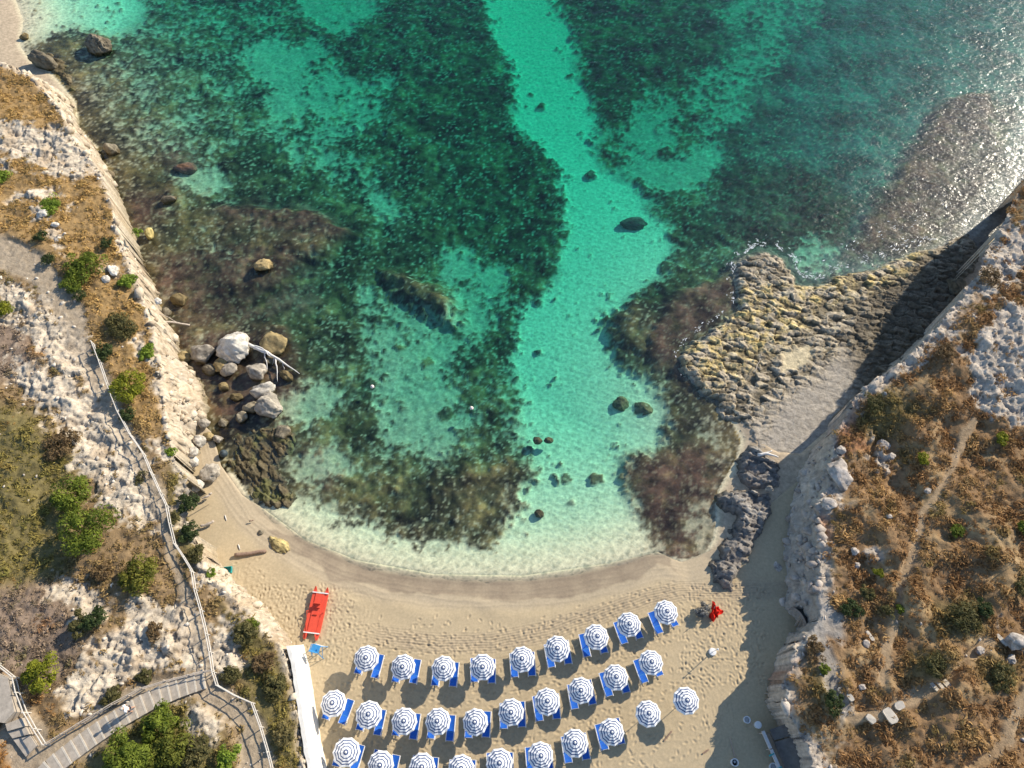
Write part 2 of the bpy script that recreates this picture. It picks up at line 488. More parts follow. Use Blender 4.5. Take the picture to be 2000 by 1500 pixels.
def seabed(x, y):
    z = base_z(x, y)
    wx = x + 1.1 * fbm(x, y, 3.0, 3, 11); wy = y + 1.1 * fbm(x, y, 3.0, 3, 12)
    C = np.full(x.shape, -1.0)
    for pi_, p in enumerate(SANDP):
        C = np.maximum(C, np.clip(sd_poly(wx, wy, p, 4.5) / (2.3 if pi_ == 0 else 2.6), -1, 1.0 if pi_ == 0 else (0.6 if pi_ == 6 else 0.08)))
    bias = np.clip(0.30 + 0.9 * fbm(x, y, 11.0, 3, 19), 0, 0.6) * sstep(46, 20, x) * sstep(-1.2, -0.9, -np.ones_like(x))
    for p, b in BIAS:
        bias = np.maximum(bias, b * sstep(-3, 3, sd_poly(wx, wy, p, 5)))
    n = 0.55 * fbm(x, y, 3.6, 4, 3) + 0.75 * fbm(x, y, 0.9, 3, 4)
    fine = fbm(x, y, 0.45, 3, 17)
    cov = C + bias * (C < 0.6) + 1.35 * n - 0.08
    s = 0.60 * sstep(-0.55, 0.50, cov + 0.9 * fine) + 0.40 * sstep(-0.10, 0.16, cov + 0.5 * fine)
    # scattered dark clumps on the pale sand
    d1, d2, idv = worley(x + 0.4 * fbm(x, y, 0.8, 2, 8), y + 0.4 * fbm(x, y, 0.8, 2, 9), 1.9, 2)
    inw = sstep(0.05, 0.5, -sd_poly(x, y, LAND))
    clump = sstep(0.06, -0.02, d1 - 0.40 * sstep(0.86, 1.0, idv)) * (fbm(x, y, 14, 2, 31) > -0.02) * sstep(-0.5, -1.0, z)
    chan = sstep(-1.0, 0.8, np.maximum(sd_poly(wx, wy, SANDP[0], 4.5), 0.4 * sd_poly(wx, wy, SANDP[6], 4.5)))
    s = s * (0.52 + 0.48 * chan) * (1 - clump * 0.9)
    s = np.where((inw < 0.2) & ((y < 24) | (y > 66) | (x > 5)), 1.0, s)
    dark = 1 - s
    e1, e2, eid = worley(x + 0.25 * fbm(x, y, 0.7, 2, 5), y + 0.25 * fbm(x, y, 0.7, 2, 6), 1.0, 5)
    lumps = 0.30 * (1 - e1) + 0.35 * fbm(x, y, 2.6, 4, 14) + 0.12 * ridged(x, y, 0.8, 3, 15)
    for p, zz in SHALLOW:
        k = sstep(-0.8, 1.8, sd_poly(wx, wy, p, 3))
        z = lerp(z, np.maximum(z, zz), k * lerp(0.4, 1.0, dark))
    z = z + dark * (0.12 + lumps) * sstep(0.0, 1.2, -z + 0.3) * np.clip(-z * 1.2 + 0.25, 0.1, 1)
    # rippled sand
    z = z + s * inw * 0.018 * np.sin((0.45 * x + y) * 9 + 3.2 * fbm(x, y, 1.6, 3, 21)) * sstep(0.0, -0.4, z)
    # colour
    spk = fbm(x, y, 0.42, 3, 41); spl = fbm(x, y, 5.0, 3, 42)
    c = np.tile(WEED, (len(x), 1))
    c = mixc(c, WEED2, sstep(-0.25, 0.35, spl + 0.5 * fbm(x, y, 1.1, 2, 43)))
    br = np.zeros(x.shape)
    for p in BROWNP:
        br = np.maximum(br, sstep(-1.2, 1.6, sd_poly(wx, wy, p, 3)))
    c = mixc(c, BROWN, br * sstep(-0.5, 0.3, fbm(x, y, 1.6, 3, 47) + 0.15))
    c = c * np.clip(0.62 + 0.45 * eid + 1.3 * np.clip(fbm(x, y, 1.4, 4, 48), -.4, .4), .25, 2)[:, None]
    c = mixc(c, A([0.20, 0.19, 0.17]), 0.75 * sstep(14, 34, x - 0.10 * y) * sstep(34, 46, y) * (1 - br))  # greyer bed here stands in for the blue-grey sheen of sky on water
    c = c * np.clip(0.85 + 1.1 * fbm(x, y, 5.0, 4, 49), .35, 1.7)[:, None]
    c = mixc(c, FLECK, 0.70 * sstep(0.18, 0.46, spk + 0.28 * fbm(x, y, 3.2, 2, 44)) * (1 - 0.6 * br) * sstep(-42, 0, 30 - x))
    c = mixc(c, A([0.16, 0.20, 0.06]), 0.5 * sstep(0.15, 0.45, fbm(x, y, 7, 2, 61)) * sstep(14, 8, y + 4 * fbm(x, y, 4, 2, 62)) * sstep(-30, -20, x))
    c = c + (mixc(np.tile(SAND_UW, (len(x), 1)), A([0.47, 0.375, 0.265]), sstep(-0.12, 0.15, z)) - c) * s[:, None]
    c = c * (1 + 0.10 * fbm(x, y, 0.6, 3, 55))[:, None]
    return z, c, s

def blocks(x, y, sx, sy, seed, a, b):
    """broken slabs: every cell has its own height and tilt"""
    x = x / sx + seed * 11.3; y = y / sy - seed * 6.7
    x0 = np.floor(x).astype(np.int64); y0 = np.floor(y).astype(np.int64)
    d1 = np.full(x.shape, 9.0); d2 = np.full(x.shape, 9.0); idv = np.zeros(x.shape); ox = np.zeros(x.shape); oy = np.zeros(x.shape)
    for i in (-1, 0, 1):
        for j in (-1, 0, 1):
            p = (x0 + i) & 255; q = (y0 + j) & 255
            dx = x - (x0 + i + _V1[p, q]); dy = y - (y0 + j + _V2[p, q])
            d = np.hypot(dx, dy); near = d < d1
            d2 = np.where(near, d1, np.minimum(d2, d)); idv = np.where(near, _V3[p, q], idv)
            ox = np.where(near, dx, ox); oy = np.where(near, dy, oy); d1 = np.where(near, d, d1)
    t = idv * 43.7
    return (idv - 0.5) * a + (ox * np.cos(t) + oy * np.sin(t)) * b, sstep(0.09, 0.0, d2 - d1), idv

# sea bed sheet: denser near the beach
ys = [-6.0]
while ys[-1] < 112:
    ys.append(ys[-1] + 0.15 + 0.0013 * max(ys[-1], 0))
ys = A(ys); NX = 640
U = np.linspace(-1, 1, NX)
Xg = (U[None, :] * (47 + 0.40 * ys[:, None])).ravel(); Yg = np.repeat(ys, NX)
Zg, Cg, Sg = seabed(Xg, Yg)
Zg = Zg - 0.35 * sstep(0.2, 1.2, sd_poly(Xg, Yg, BEACHP, 4))
REEF_PX = [(1433, 545), (1436, 515), (1460, 492), (1505, 482), (1540, 506), (1560, 545), (1600, 553), (1640, 530), (1700, 518), (1760, 498), (1830, 470), (1900, 440), (1930, 500), (1860, 640),
           (1740, 760), (1640, 870), (1580, 920), (1510, 912), (1470, 880), (1440, 835), (1405, 805), (1366, 765), (1330, 722), (1324, 692), (1352, 662), (1400, 630), (1440, 598)]
Zg = Zg - 1.0 * sstep(1.3, 2.4, sd_poly(Xg, Yg, ppoly(REEF_PX, 0.4), 5)) * sstep(-0.3, 0.3, Zg)
me = np_mesh('seabed', np.stack([Xg, Yg, Zg], 1), grid_faces(NX, len(ys)), Cg, True, M_SEABED)
tag(link('seabed', me), kind='structure')
# the bed goes on, deep, past the frame
fx = np.linspace(-600, 600, 61); fy = np.linspace(-300, 900, 61)
FX, FY = np.meshgrid(fx, fy); FX = FX.ravel(); FY = FY.ravel()
FC = np.tile(WEED, (len(FX), 1)) * (1 + 0.6 * fbm(FX, FY, 60, 3, 2))[:, None]
me = np_mesh('deep_seabed', np.stack([FX, FY, np.full(len(FX), -5.6)], 1), grid_faces(61, 61), FC, True, M_SEABED)
tag(link('deep_seabed', me), kind='structure')

# ------------------------------------------------------------------ beach sand with tracks and footprints
ROWS = [  # umbrella rows in the photograph: they also steer the raked tracks
    [(713, 1286), (787, 1300), (864, 1306), (941, 1300), (1021, 1288), (1090, 1266), (1161, 1245), (1230, 1219), (1300, 1197)],
    [(650, 1377), (716, 1398), (787, 1409), (857, 1410), (931, 1408), (1000, 1388), (1069, 1373), (1138, 1347), (1204, 1324), (1272, 1295)],
    [(671, 1470), (743, 1490), (822, 1498), (898, 1505), (976, 1490), (1054, 1477), (1126, 1455), (1195, 1427), (1268, 1397), (1341, 1370)]]
RAKEL = ppoly([(560, 1180), (640, 1215), (740, 1240), (860, 1255), (960, 1252), (1060, 1232), (1160, 1200), (1260, 1165), (1330, 1150)], 0.9)
BERM = ppoly([(520, 1035), (590, 1085), (650, 1135), (700, 1142), (760, 1158), (820, 1155), (860, 1165), (920, 1170), (960, 1178), (1020, 1174), (1080, 1172),
              (1140, 1162), (1190, 1150), (1240, 1132), (1285, 1105), (1330, 1125)], 0.45)
BERM2 = ppoly([(560, 1100), (640, 1165), (700, 1180), (745, 1165), (790, 1190), (850, 1208), (900, 1200), (935, 1180), (970, 1200), (1040, 1205), (1120, 1195),
               (1220, 1170), (1320, 1135)], 0.6)
BD = 0.066
bx = np.arange(-37, 31, BD); by = np.arange(-7.0, 33, BD)
BX, BY = np.meshgrid(bx, by); nbx, nby = len(bx), len(by)
BX = BX.ravel(); BY = BY.ravel()
bin_ = sd_poly(BX, BY, BEACHP)
kb = bin_ > -0.15
x = BX[kb]; y = BY[kb]; inn = bin_[kb]
z = base_z(x, y)
land = sd_poly(x, y, LAND)
dr = d_line(x, y, RAKEL)
side = sd_poly(x, y, np.vstack([RAKEL, ppoly([(1700, 1150), (1700, 1700), (400, 1700), (400, 1180)], 0.9)]))
dry = sstep(3.4, 5.6, land + 0.5 * fbm(x, y, 2.5, 3, 71))
# raked wheel tracks parallel to the rows
zone = sstep(-0.6, 0.4, side) * sstep(-12.5, -9, x) * sstep(14.8, 12.5, x + 0.4 * y)
wob = side + 0.10 * fbm(x, y, 3.0, 2, 72)
tr = np.sin(wob * 11.0) * 0.5 + np.sin(wob * 23.0 + 1.3) * 0.35
amp = 0.019 * (0.25 + 0.9 * sstep(-0.1, 0.4, fbm(x, y * 2.2, 4.5, 3, 73)))
z = z + zone * dry * tr * amp
belt = sstep(1.2, 0.4, np.abs(side - 0.1)) * sstep(-14, -10, x)      # freshly turned belt in front of the first row
z = z + belt * (0.05 * fbm(x, y, 0.45, 3, 74) + 0.02 * np.sin(wob * 30))
# tractor turning arcs
for (cpx, cpy, r0, r1, a0, a1) in ((1300, 1210, 1.7, 2.7, 20, 150), (690, 1190, 0.9, 1.9, -180, 180), (1330, 1395, 2.6, 4.4, -40, 60), (1350, 1330, 1.0, 1.8, 100, 230)):
    cx, cy = P(cpx, cpy, 0.9)
    rr = np.hypot(x - cx, y - cy); an = np.degrees(np.arctan2(y - cy, x - cx))
    k = sstep(r0 - .15, r0 + .1, rr) * sstep(r1 + .15, r1 - .1, rr) * sstep(a0 - 12, a0 + 6, an) * sstep(a1 + 12, a1 - 6, an)
    k = k * (0.15 + 0.85 * sstep(-.15, .3, fbm(x, y, 1.3, 3, 75 + int(cpx) % 7)))
    z = z + k * (0.014 * np.sin((rr - r0) * 17 + 1.5 * fbm(x, y, 1.1, 2, 77)) + 0.010 * np.sin(an * 2.4) * (np.sin((rr - r0) * 8.5) > 0))
# berm crests left by the waves
db = d_line(x, y, BERM); db2 = d_line(x, y, BERM2)
z = z + 0.07 * np.exp(-(db2 / 0.7) ** 2) + 0.05 * np.exp(-(db / 0.5) ** 2)
for kk, off in enumerate((0.55, 0.95, 1.4, 1.9)):
    z = z + 0.016 * np.exp(-((land - off + 0.35 * fbm(x, y, 4, 3, 80 + kk)) / 0.10) ** 2)
# trampled sand
def region(pts):
    return sstep(-0.8, 0.6, sd_poly(x, y, ppoly(pts, 0.9), 3))
tramp = np.maximum.reduce([region([(430, 1110), (520, 1110), (600, 1170), (600, 1260), (560, 1230), (490, 1170)]), region([(640, 1150), (700, 1170), (690, 1240), (640, 1260), (620, 1200)]),
                           0.8 * region([(1340, 1170), (1400, 1130), (1480, 1080), (1490, 1300), (1420, 1330), (1350, 1270)]), 0.5 * region([(580, 1270), (680, 1270), (700, 1500), (640, 1500)])])
z = z + tramp * 0.05 * (ridged(x, y, 0.55, 2, 90) - 0.5)
# footprints: small dents with a raised lip, along walked lines
feet = []
def walk(pts, jit=0.12, skip=0.05, step=0.62):
    w = ppoly(pts, 0.9)
    for i in range(len(w) - 1):
        a, b = w[i], w[i + 1]; L = np.hypot(*(b - a)); n = max(1, int(L / step)); d = (b - a) / L
        for k in range(n):
            if random.random() < skip: continue
            s_ = 0.11 * (1 if (k & 1) else -1)
            p = a + (b - a) * (k / n) + A([-d[1], d[0]]) * s_ + rng.normal(0, jit * 0.5, 2)
            feet.append((p[0], p[1], math.atan2(d[1], d[0]) + random.gauss(0, .25)))
def rowline(row, dy, x0=-30, x1=30):
    r = ROWS[row]
    return [(r[0][0] + x0, r[0][1] + dy)] + [(a, b + dy) for a, b in r] + [(r[-1][0] + x1, r[-1][1] + dy)]
for row, dys in ((0, (-62, -54, -46, -38, -30, 46)), (1, (-44, -36, 44)), (2, (-44, -36))):
    for dy in dys: walk(rowline(row, dy), 0.3, 0.25)
walk([(620, 1150), (640, 1190), (690, 1222), (800, 1245), (900, 1255)], 0.5)
walk([(1400, 1290), (1370, 1340), (1385, 1400), (1370, 1440), (1300, 1490), (1200, 1500)], 0.4)
walk([(1420, 1180), (1400, 1240), (1350, 1300), (1310, 1360)], 0.5)
walk([(1320, 1180), (1345, 1230), (1340, 1300), (1330, 1340)], 0.5); walk([(1310, 1430), (1260, 1470), (1180, 1490)], 0.4)
walk([(1440, 1200), (1450, 1290), (1430, 1360), (1400, 1420)], 0.6); walk([(1460, 1150), (1430, 1230), (1380, 1260), (1340, 1280)], 0.6)
walk([(500, 1120), (560, 1170), (600, 1260), (640, 1330)], 0.5); walk([(560, 1075), (500, 1095), (440, 1110)], 0.4, 0.2, 0.8)
for _ in range(260):
    px, py = random.uniform(1330, 1500), random.uniform(1140, 1340)
    w = P(px, py, 0.9); feet.append((float(w[0]), float(w[1]), random.uniform(0, 6.28)))
for _ in range(330):
    px, py = (random.uniform(480, 690), random.uniform(1140, 1300))
    w = P(px, py, 0.9); feet.append((float(w[0]), float(w[1]), random.uniform(0, 6.28)))
for _ in range(420):
    px, py = (random.uniform(640, 1400), random.uniform(1200, 1500))
    w = P(px, py, 0.9); feet.append((float(w[0]), float(w[1]), random.uniform(0, 6.28)))
ZB = np.full(nbx * nby, np.nan); ZB[kb] = 0.0
dent = np.zeros(nbx * nby)
for fxp, fyp, fa in feet:
    i0 = int((fxp - bx[0]) / BD); j0 = int((fyp - by[0]) / BD)
    if i0 < 6 or j0 < 6 or i0 > nbx - 7 or j0 > nby - 7: continue
    ii, jj = np.meshgrid(np.arange(i0 - 5, i0 + 6), np.arange(j0 - 5, j0 + 6))
    lx = bx[ii] - fxp; ly = by[jj] - fyp
    u = lx * math.cos(fa) + ly * math.sin(fa); v = -lx * math.sin(fa) + ly * math.cos(fa)
    q = (u / 0.16) ** 2 + (v / 0.09) ** 2
    dent[jj * nbx + ii] += -0.05 * np.exp(-q) + 0.018 * np.exp(-(np.sqrt(q) - 1.7) ** 2 * 3)
z = z + np.clip(dent[kb], -0.08, 0.04) * sstep(1.5, 2.6, land)
z = z + 0.012 * fbm(x, y, 0.35, 3, 95) * dry + 0.03 * fbm(x, y, 2.2, 3, 96)
z = z + 0.02 - 0.45 * sstep(0.6, -0.1, inn)
def beach_z(px_, py_):                      # sampled height of the finished sand
    return float(base_z(A([px_]), A([py_]))[0]) + 0.02
DRY = A([0.485, 0.385, 0.245]); DAMP = A([0.285, 0.225, 0.16]); WETS = A([0.45, 0.365, 0.25])
c = np.tile(DRY, (len(x), 1))
c = mixc(c, DAMP * 1.25, belt * 0.65 * (0.6 + 0.4 * fbm(x, y, 1.2, 2, 97)))
c = mixc(c, WETS, sstep(2.7, 1.6, land + 0.25 * fbm(x, y, 2, 2, 98)))
cusp = sstep(-0.05, 0.3, sd_poly(x, y, np.vstack([BERM, ppoly([(1300, 1060), (1030, 1115), (760, 1100), (600, 1040)], 0.2)]), 3) + 0.7 * fbm(x, y, 3.0, 3, 99))
c = mixc(c, DAMP, np.clip(cusp * (0.85 + 0.5 * fbm(x, y, 1.8, 3, 100)), 0, 1))
c = mixc(c, SAND_UW, sstep(-0.1, -1.3, land))
c = c * (1 + 0.07 * fbm(x, y, 6, 4, 101) + 0.05 * fbm(x, y, 0.4, 2, 102))[:, None]
ZB[kb] = z
CB = np.zeros((nbx * nby, 3)); CB[kb] = c
Fb = grid_faces(nbx, nby, kb)
Vb, Fb, Cb = compact(np.stack([BX, BY, np.nan_to_num(ZB)], 1), Fb, CB)
tag(link('beach', np_mesh('beach', Vb, Fb, Cb, True, M_SAND)), kind='structure')

# ------------------------------------------------------------------ left headland
RIML_PX = [(-420, -60), (-60, 85), (0, 122), (60, 150), (98, 186), (126, 225), (138, 262), (178, 310), (200, 345), (215, 390), (228, 430), (240, 480), (258, 520),
           (272, 570), (290, 612), (303, 655), (308, 700), (312, 745), (322, 800), (334, 860), (344, 905), (364, 935), (372, 985), (378, 1040), (392, 1085),
           (412, 1130), (450, 1165), (490, 1195), (520, 1230), (546, 1262), (562, 1290), (575, 1360), (586, 1430), (600, 1500), (620, 1640)]
FOOTL_PX = [(-420, -70), (-60, 72), (30, 105), (92, 135), (118, 165), (147, 200), (154, 250), (192, 290), (220, 348), (240, 405), (258, 462), (282, 520), (304, 565),
            (318, 612), (346, 655), (356, 705), (400, 745), (413, 790), (403, 822), (385, 850), (392, 885), (382, 905), (372, 930), (392, 960), (400, 1000),
            (398, 1050), (418, 1085), (442, 1110), (472, 1140), (512, 1172), (550, 1215), (578, 1258), (592, 1290), (607, 1370), (618, 1430), (631, 1500), (655, 1640)]
RL = np.vstack([ppoly(RIML_PX, 5.5), [(-30, -60), (-160, -60), (-160, 90)]])
FL = np.vstack([ppoly(FOOTL_PX, 0.5), [(-28, -62), (-165, -62), (-165, 95)]])

def coarseL(x, y):
    dr = sd_poly(x, y, RL); df = sd_poly(x, y, FL)
    top = 5.5 + 4.5 * (1 - np.exp(-np.maximum(dr, 0) * 0.13 / 4.5))
    t = np.clip(df / np.maximum(df - dr, 1e-3), 0, 1)
    face = -1.2 + 6.7 * np.clip(t, 0, 1) ** 0.75
    return np.where(dr > 0, top, np.where(df > 0, face, -1.2 + df * 1.5))

def lpoly(pts):
    return march(pts, lambda a, b: np.maximum(coarseL(a, b), 5.0), 6.0)[:, :2]
def lpt(px, py):
    return march([(px, py)], lambda a, b: np.maximum(coarseL(a, b), 5.0), 6.0)[0]

LROCK = [lpoly(p) for p in (
    [(-40, 232), (60, 240), (130, 255), (182, 300), (206, 345), (150, 352), (100, 345), (50, 312), (-40, 292)],
    [(-30, 308), (20, 312), (30, 330), (-30, 335)],
    [(30, 372), (100, 365), (120, 385), (70, 398), (20, 390)], [(66, 405), (95, 408), (96, 432), (70, 430)], [(128, 380), (142, 395), (130, 420), (120, 400)],
    [(92, 452), (120, 455), (125, 500), (100, 490)], [(200, 515), (240, 520), (235, 552), (195, 548)],
    [(-30, 545), (60, 560), (110, 600), (170, 660), (180, 700), (235, 770), (215, 790), (120, 740), (60, 680), (-30, 590)],
    [(20, 690), (130, 740), (220, 790), (300, 900), (250, 940), (170, 870), (60, 800), (20, 740)],
    [(130, 830), (240, 880), (300, 935), (325, 1000), (310, 1045), (220, 1010), (150, 930)],
    [(96, 1118), (170, 1120), (200, 1160), (226, 1200), (200, 1240), (150, 1235), (115, 1170)],
    [(262, 1170), (372, 1165), (402, 1250), (412, 1315), (300, 1320), (140, 1410), (130, 1345), (190, 1240), (245, 1205)],
    [(350, 1352), (442, 1398), (452, 1425), (415, 1465), (372, 1405)],
    [(418, 1190), (468, 1200), (482, 1300), (432, 1335), (418, 1280)],
    [(270, 660), (306, 690), (312, 760), (290, 720)],
    [(285, 840), (340, 880), (345, 905), (300, 890)],
    [(330, 930), (366, 950), (372, 1040), (352, 1000)], [(380, 1080), (430, 1150), (480, 1200), (470, 1220), (400, 1140)],
    [(245, 470), (268, 530), (288, 600), (270, 580), (240, 500)],
)]
LPATH = [lpoly(p) for p in (
    [(-40, 450), (60, 480), (110, 530), (160, 590), (172, 660), (215, 740), (250, 830), (292, 905), (318, 965), (336, 1050), (345, 1110), (378, 1160), (405, 1260), (425, 1345),
     (398, 1310), (380, 1240), (345, 1140), (318, 1060), (286, 950), (232, 850), (188, 770), (142, 690), (105, 610), (50, 545), (-40, 510)],
    [(412, 1320), (445, 1352), (492, 1370), (525, 1470), (540, 1560), (480, 1560), (465, 1420), (400, 1380), (380, 1340)],
    [(-30, 1310), (30, 1330), (60, 1400), (90, 1460), (240, 1350), (420, 1300), (410, 1345), (270, 1400), (150, 1490), (100, 1540), (20, 1540), (0, 1400)],
)]
LGOLD = [lpoly(p) for p in (
    [(-60, 110), (60, 150), (120, 230), (100, 255), (-60, 245)],
    [(-60, 290), (200, 340), (245, 480), (290, 610), (310, 760), (330, 870), (260, 820), (180, 640), (150, 540), (60, 470), (-60, 440)],
)]
LOLIVE = [lpoly(p) for p in (
    [(-60, 780), (60, 800), (150, 900), (140, 1060), (110, 1130), (-60, 1160)],
    [(340, 900), (390, 1000), (390, 1100), (345, 1080), (320, 960)],
    [(430, 1180), (520, 1230), (570, 1330), (600, 1520), (520, 1520), (470, 1340)],
    [(180, 1440), (330, 1340), (420, 1420), (470, 1520), (150, 1560)],
)]
LPURPLE = [lpoly(p) for p in ([(-60, 1160), (110, 1140), (180, 1260), (120, 1340), (-60, 1320)], [(-40, 600), (60, 640), (80, 720), (-40, 760)])]
LORANGE = [lpoly(p) for p in ([(-60, 1400), (20, 1420), (80, 1520), (-60, 1560)], [(60, 640), (110, 660), (100, 700), (60, 690)])]

LIME = A([0.69, 0.59, 0.455]); LIMEG = A([0.43, 0.36, 0.285]); GOLD = A([0.37, 0.235, 0.095]); EARTH = A([0.255, 0.175, 0.095])
OLIVE = A([0.17, 0.145, 0.055]); PURP = A([0.24, 0.18, 0.14]); ORNG = A([0.36, 0.19, 0.07]); PATHC = A([0.40, 0.325, 0.235])

def soft(polys, x, y, w=0.7, k=1.0, far=4):
    r = np.full(x.shape, -9.0)
    for p in polys:
        r = np.maximum(r, sd_poly(x, y, p, far))
    return r

def left_surface(x, y):
    dr = sd_poly(x, y, RL); df = sd_poly(x, y, FL)
    z = coarseL(x, y)
    n1 = fbm(x, y, 2.4, 4, 201); n2 = fbm(x, y, 0.7, 3, 202)
    wx = x + 0.6 * n1; wy = y + 0.6 * fbm(x, y, 2.4, 3, 203)
    rk = sstep(-0.35, 0.35, soft(LROCK, wx, wy) * 0.75 + 1.1 * n1 - 0.12 + 0.9 * n2 + 0.35 * fbm(x, y, 0.35, 2, 204))
    rim = sstep(0.7, 0.0, dr + 0.5 * n1 + 0.4 * n2)
    rk = np.maximum(rk, rim)
    path = sstep(-0.5, 0.3, soft(LPATH, wx, wy))
    gold = sstep(-1.2, 1.2, soft(LGOLD, wx, wy)); olive = sstep(-1.2, 1.2, soft(LOLIVE, wx, wy))
    purp = sstep(-1.2, 1.2, soft(LPURPLE, wx, wy)); orng = sstep(-1.0, 1.0, soft(LORANGE, wx, wy))
    face = (dr < 0)
    e1, e2, eid = worley(x + 0.2 * n2, y + 0.2 * fbm(x, y, .7, 2, 206), 0.85, 7)
    crack = sstep(0.045, 0.0, np.abs(fbm(x * 1.6, y, 1.9, 4, 211))) + 0.7 * sstep(0.035, 0.0, np.abs(fbm(x, y * 1.5, 0.8, 3, 212)))
    crack = np.clip(crack, 0, 1)
    q1x = x + 0.5 * fbm(x, y, 1.1, 4, 214); q1y = y + 0.5 * fbm(x, y, 1.1, 4, 216)
    b1, k1, i1 = blocks(q1x, q1y, 1.9, 1.3, 3, 0.26, 0.24); b2, k2, i2 = blocks(q1x, q1y, 0.62, 0.5, 4, 0.08, 0.12)
    crack = np.clip(0.6 * crack + 0.8 * k1 + 0.45 * k2, 0, 1); eid = 0.5 * i1 + 0.5 * i2
    rough = b1 + b2 + 0.55 * (ridged(x, y, 3.6, 6, 207) - 0.5) + 0.09 * fbm(x, y, 0.3, 3, 217) - 0.14 * crack
    scr = (1 - rk) * (1 - path)
    z = z + rk * (1 - 0.7 * path) * rough * np.where(face, 0.6, 1.0) + scr * (0.30 * n1 + 0.16 * n2) + (1 - path) * sstep(0.3, 3, dr) * 0.7 * fbm(x, y, 5.5, 3, 230)
    z = z + path * (0.07 * n2 - 0.12 * crack * 0.35) - 0.12 * path
    z = z + face * (df > 0) * (0.8 * (ridged(x, y, 1.7, 5, 208) - 0.5) + 0.45 * fbm(x, y, 0.5, 4, 218))
    c = np.tile(EARTH, (len(x), 1))
    c = mixc(c, GOLD, gold * (0.65 + 0.35 * n1)); c = mixc(c, OLIVE, olive * 0.8); c = mixc(c, PURP, purp * 0.8); c = mixc(c, ORNG, orng * 0.8)
    c = mixc(c, PATHC, path * (0.85 + 0.15 * n2))
    rc = np.tile(LIME, (len(x), 1)) * (0.88 + 0.3 * (eid - 0.5))[:, None]
    rc = mixc(rc, LIMEG * .85, np.clip(0.55 * crack + 0.5 * sstep(0.10, 0.45, fbm(x, y, 1.1, 5, 209)) + 0.5 * sstep(.2, .5, fbm(x, y, .35, 3, 220)), 0, 0.85))
    rc = mixc(rc, A([0.46, 0.34, 0.22]), 0.6 * sstep(-0.05, 0.45, fbm(x, y, 2.5, 4, 210) + np.where(face, 0.06 + 0.25 * fbm(x * 1.3, z * 2.5, 1.0, 4, 215), 0)))
    c = mixc(c, rc, rk * (1 - 0.55 * path))
    bed = fbm(x * .25 + y * .1, z * 1.6 + 0.4 * n1, 0.8, 4, 219)
    c = mixc(c, A([0.40, 0.31, 0.215]), face * 0.75 * sstep(0.02, 0.30, bed))
    c = mixc(c, A([0.22, 0.17, 0.12]), face * 0.6 * sstep(0.05, 0.0, np.abs(bed + .1)))
    tide = sstep(1.4, 0.2, z + .5 * n2) * face
    c = mixc(c, A([0.20, 0.165, 0.09]), tide * 0.75)
    return z, c, scr * (~face), gold, olive, purp, orng, path, dr

def lsurf(px, py):
    p = lpt(px, py)
    for _ in range(2):
        zz = float(left_surface(A([p[0]]), A([p[1]]))[0][0])
        q = P(px, py, zz); p = A([q[0], q[1], zz])
    return p

def jagged(V, amp, seed):
    """push steep faces in and out so that cliffs read as broken rock"""
    x, y, z = V.T
    V[:, 0] += amp * fbm(z * 1.3 + x * .3, y + z * .6, 1.1, 4, seed)
    V[:, 1] += amp * fbm(z * 1.3 - y * .3, x + z * .5, 1.1, 4, seed + 1)

lx = np.arange(-62, -12.5, 0.11); ly = np.arange(-10.0, 75, 0.12)
LX, LY = np.meshgrid(lx, ly); nlx, nly = len(lx), len(ly); LX = LX.ravel(); LY = LY.ravel()
kl = (sd_poly(LX, LY, FL) > -0.5) & (np.abs(LX) < 44 + 0.40 * LY)
xx, yy = LX[kl], LY[kl]
lz, lc, *_ = left_surface(xx, yy)
V = np.zeros((len(LX), 3)); V[:, 0] = LX; V[:, 1] = LY
Vk = np.stack([xx, yy, lz], 1)
stp = (sd_poly(xx, yy, RL) < 0.25)
Vj = Vk.copy(); jagged(Vj, 0.45, 301); Vj[:, 0] += 0.14 * fbm(Vk[:, 2] * 2 + Vk[:, 1], Vk[:, 1] * 1.5 - Vk[:, 2], 0.5, 3, 305); Vk[stp] = Vj[stp]
V[kl] = Vk; CL = np.zeros((len(LX), 3)); CL[kl] = lc
Vb, Fb, Cb = compact(V, grid_faces(nlx, nly, kl), CL)
tag(link('headland_west', np_mesh('headland_west', Vb, Fb, Cb, True, M_LAND)), kind='structure')

# ------------------------------------------------------------------ right headland
RIMR_PX = [(2500, 60), (2080, 290), (2000, 332), (1966, 375), (1956, 440), (1920, 500), (1892, 545), (1876, 590), (1846, 616), (1800, 670), (1750, 715), (1700, 750), (1662, 780),
           (1646, 820), (1622, 850), (1627, 880), (1616, 920), (1620, 950), (1597, 985), (1602, 1010), (1606, 1100), (1600, 1150), (1604, 1190), (1590, 1228),
           (1548, 1258), (1540, 1300), (1530, 1340), (1536, 1390), (1560, 1430), (1590, 1500), (1640, 1700)]
FOOTR_PX = [(2500, 110), (2045, 345), (1955, 410), (1915, 470), (1890, 520), (1868, 560), (1840, 620), (1805, 660), (1765, 710), (1715, 755), (1670, 790), (1625, 830), (1612, 860),
            (1585, 880), (1565, 905), (1545, 950), (1535, 1000), (1530, 1050), (1524, 1100), (1530, 1150), (1520, 1192), (1548, 1206), (1562, 1222), (1535, 1240),
            (1520, 1290), (1500, 1330), (1492, 1370), (1510, 1410), (1535, 1450), (1560, 1500), (1600, 1700)]
RIMR_Z = 4.7 + 3.2 * sstep(880, 560, A(RIMR_PX)[:, 1])
RR = np.vstack([ppoly(RIMR_PX, RIMR_Z), [(40, -60), (170, -60), (190, 80)]])
FR = np.vstack([ppoly(FOOTR_PX, 0.8), [(38, -64), (180, -64), (200, 84)]])

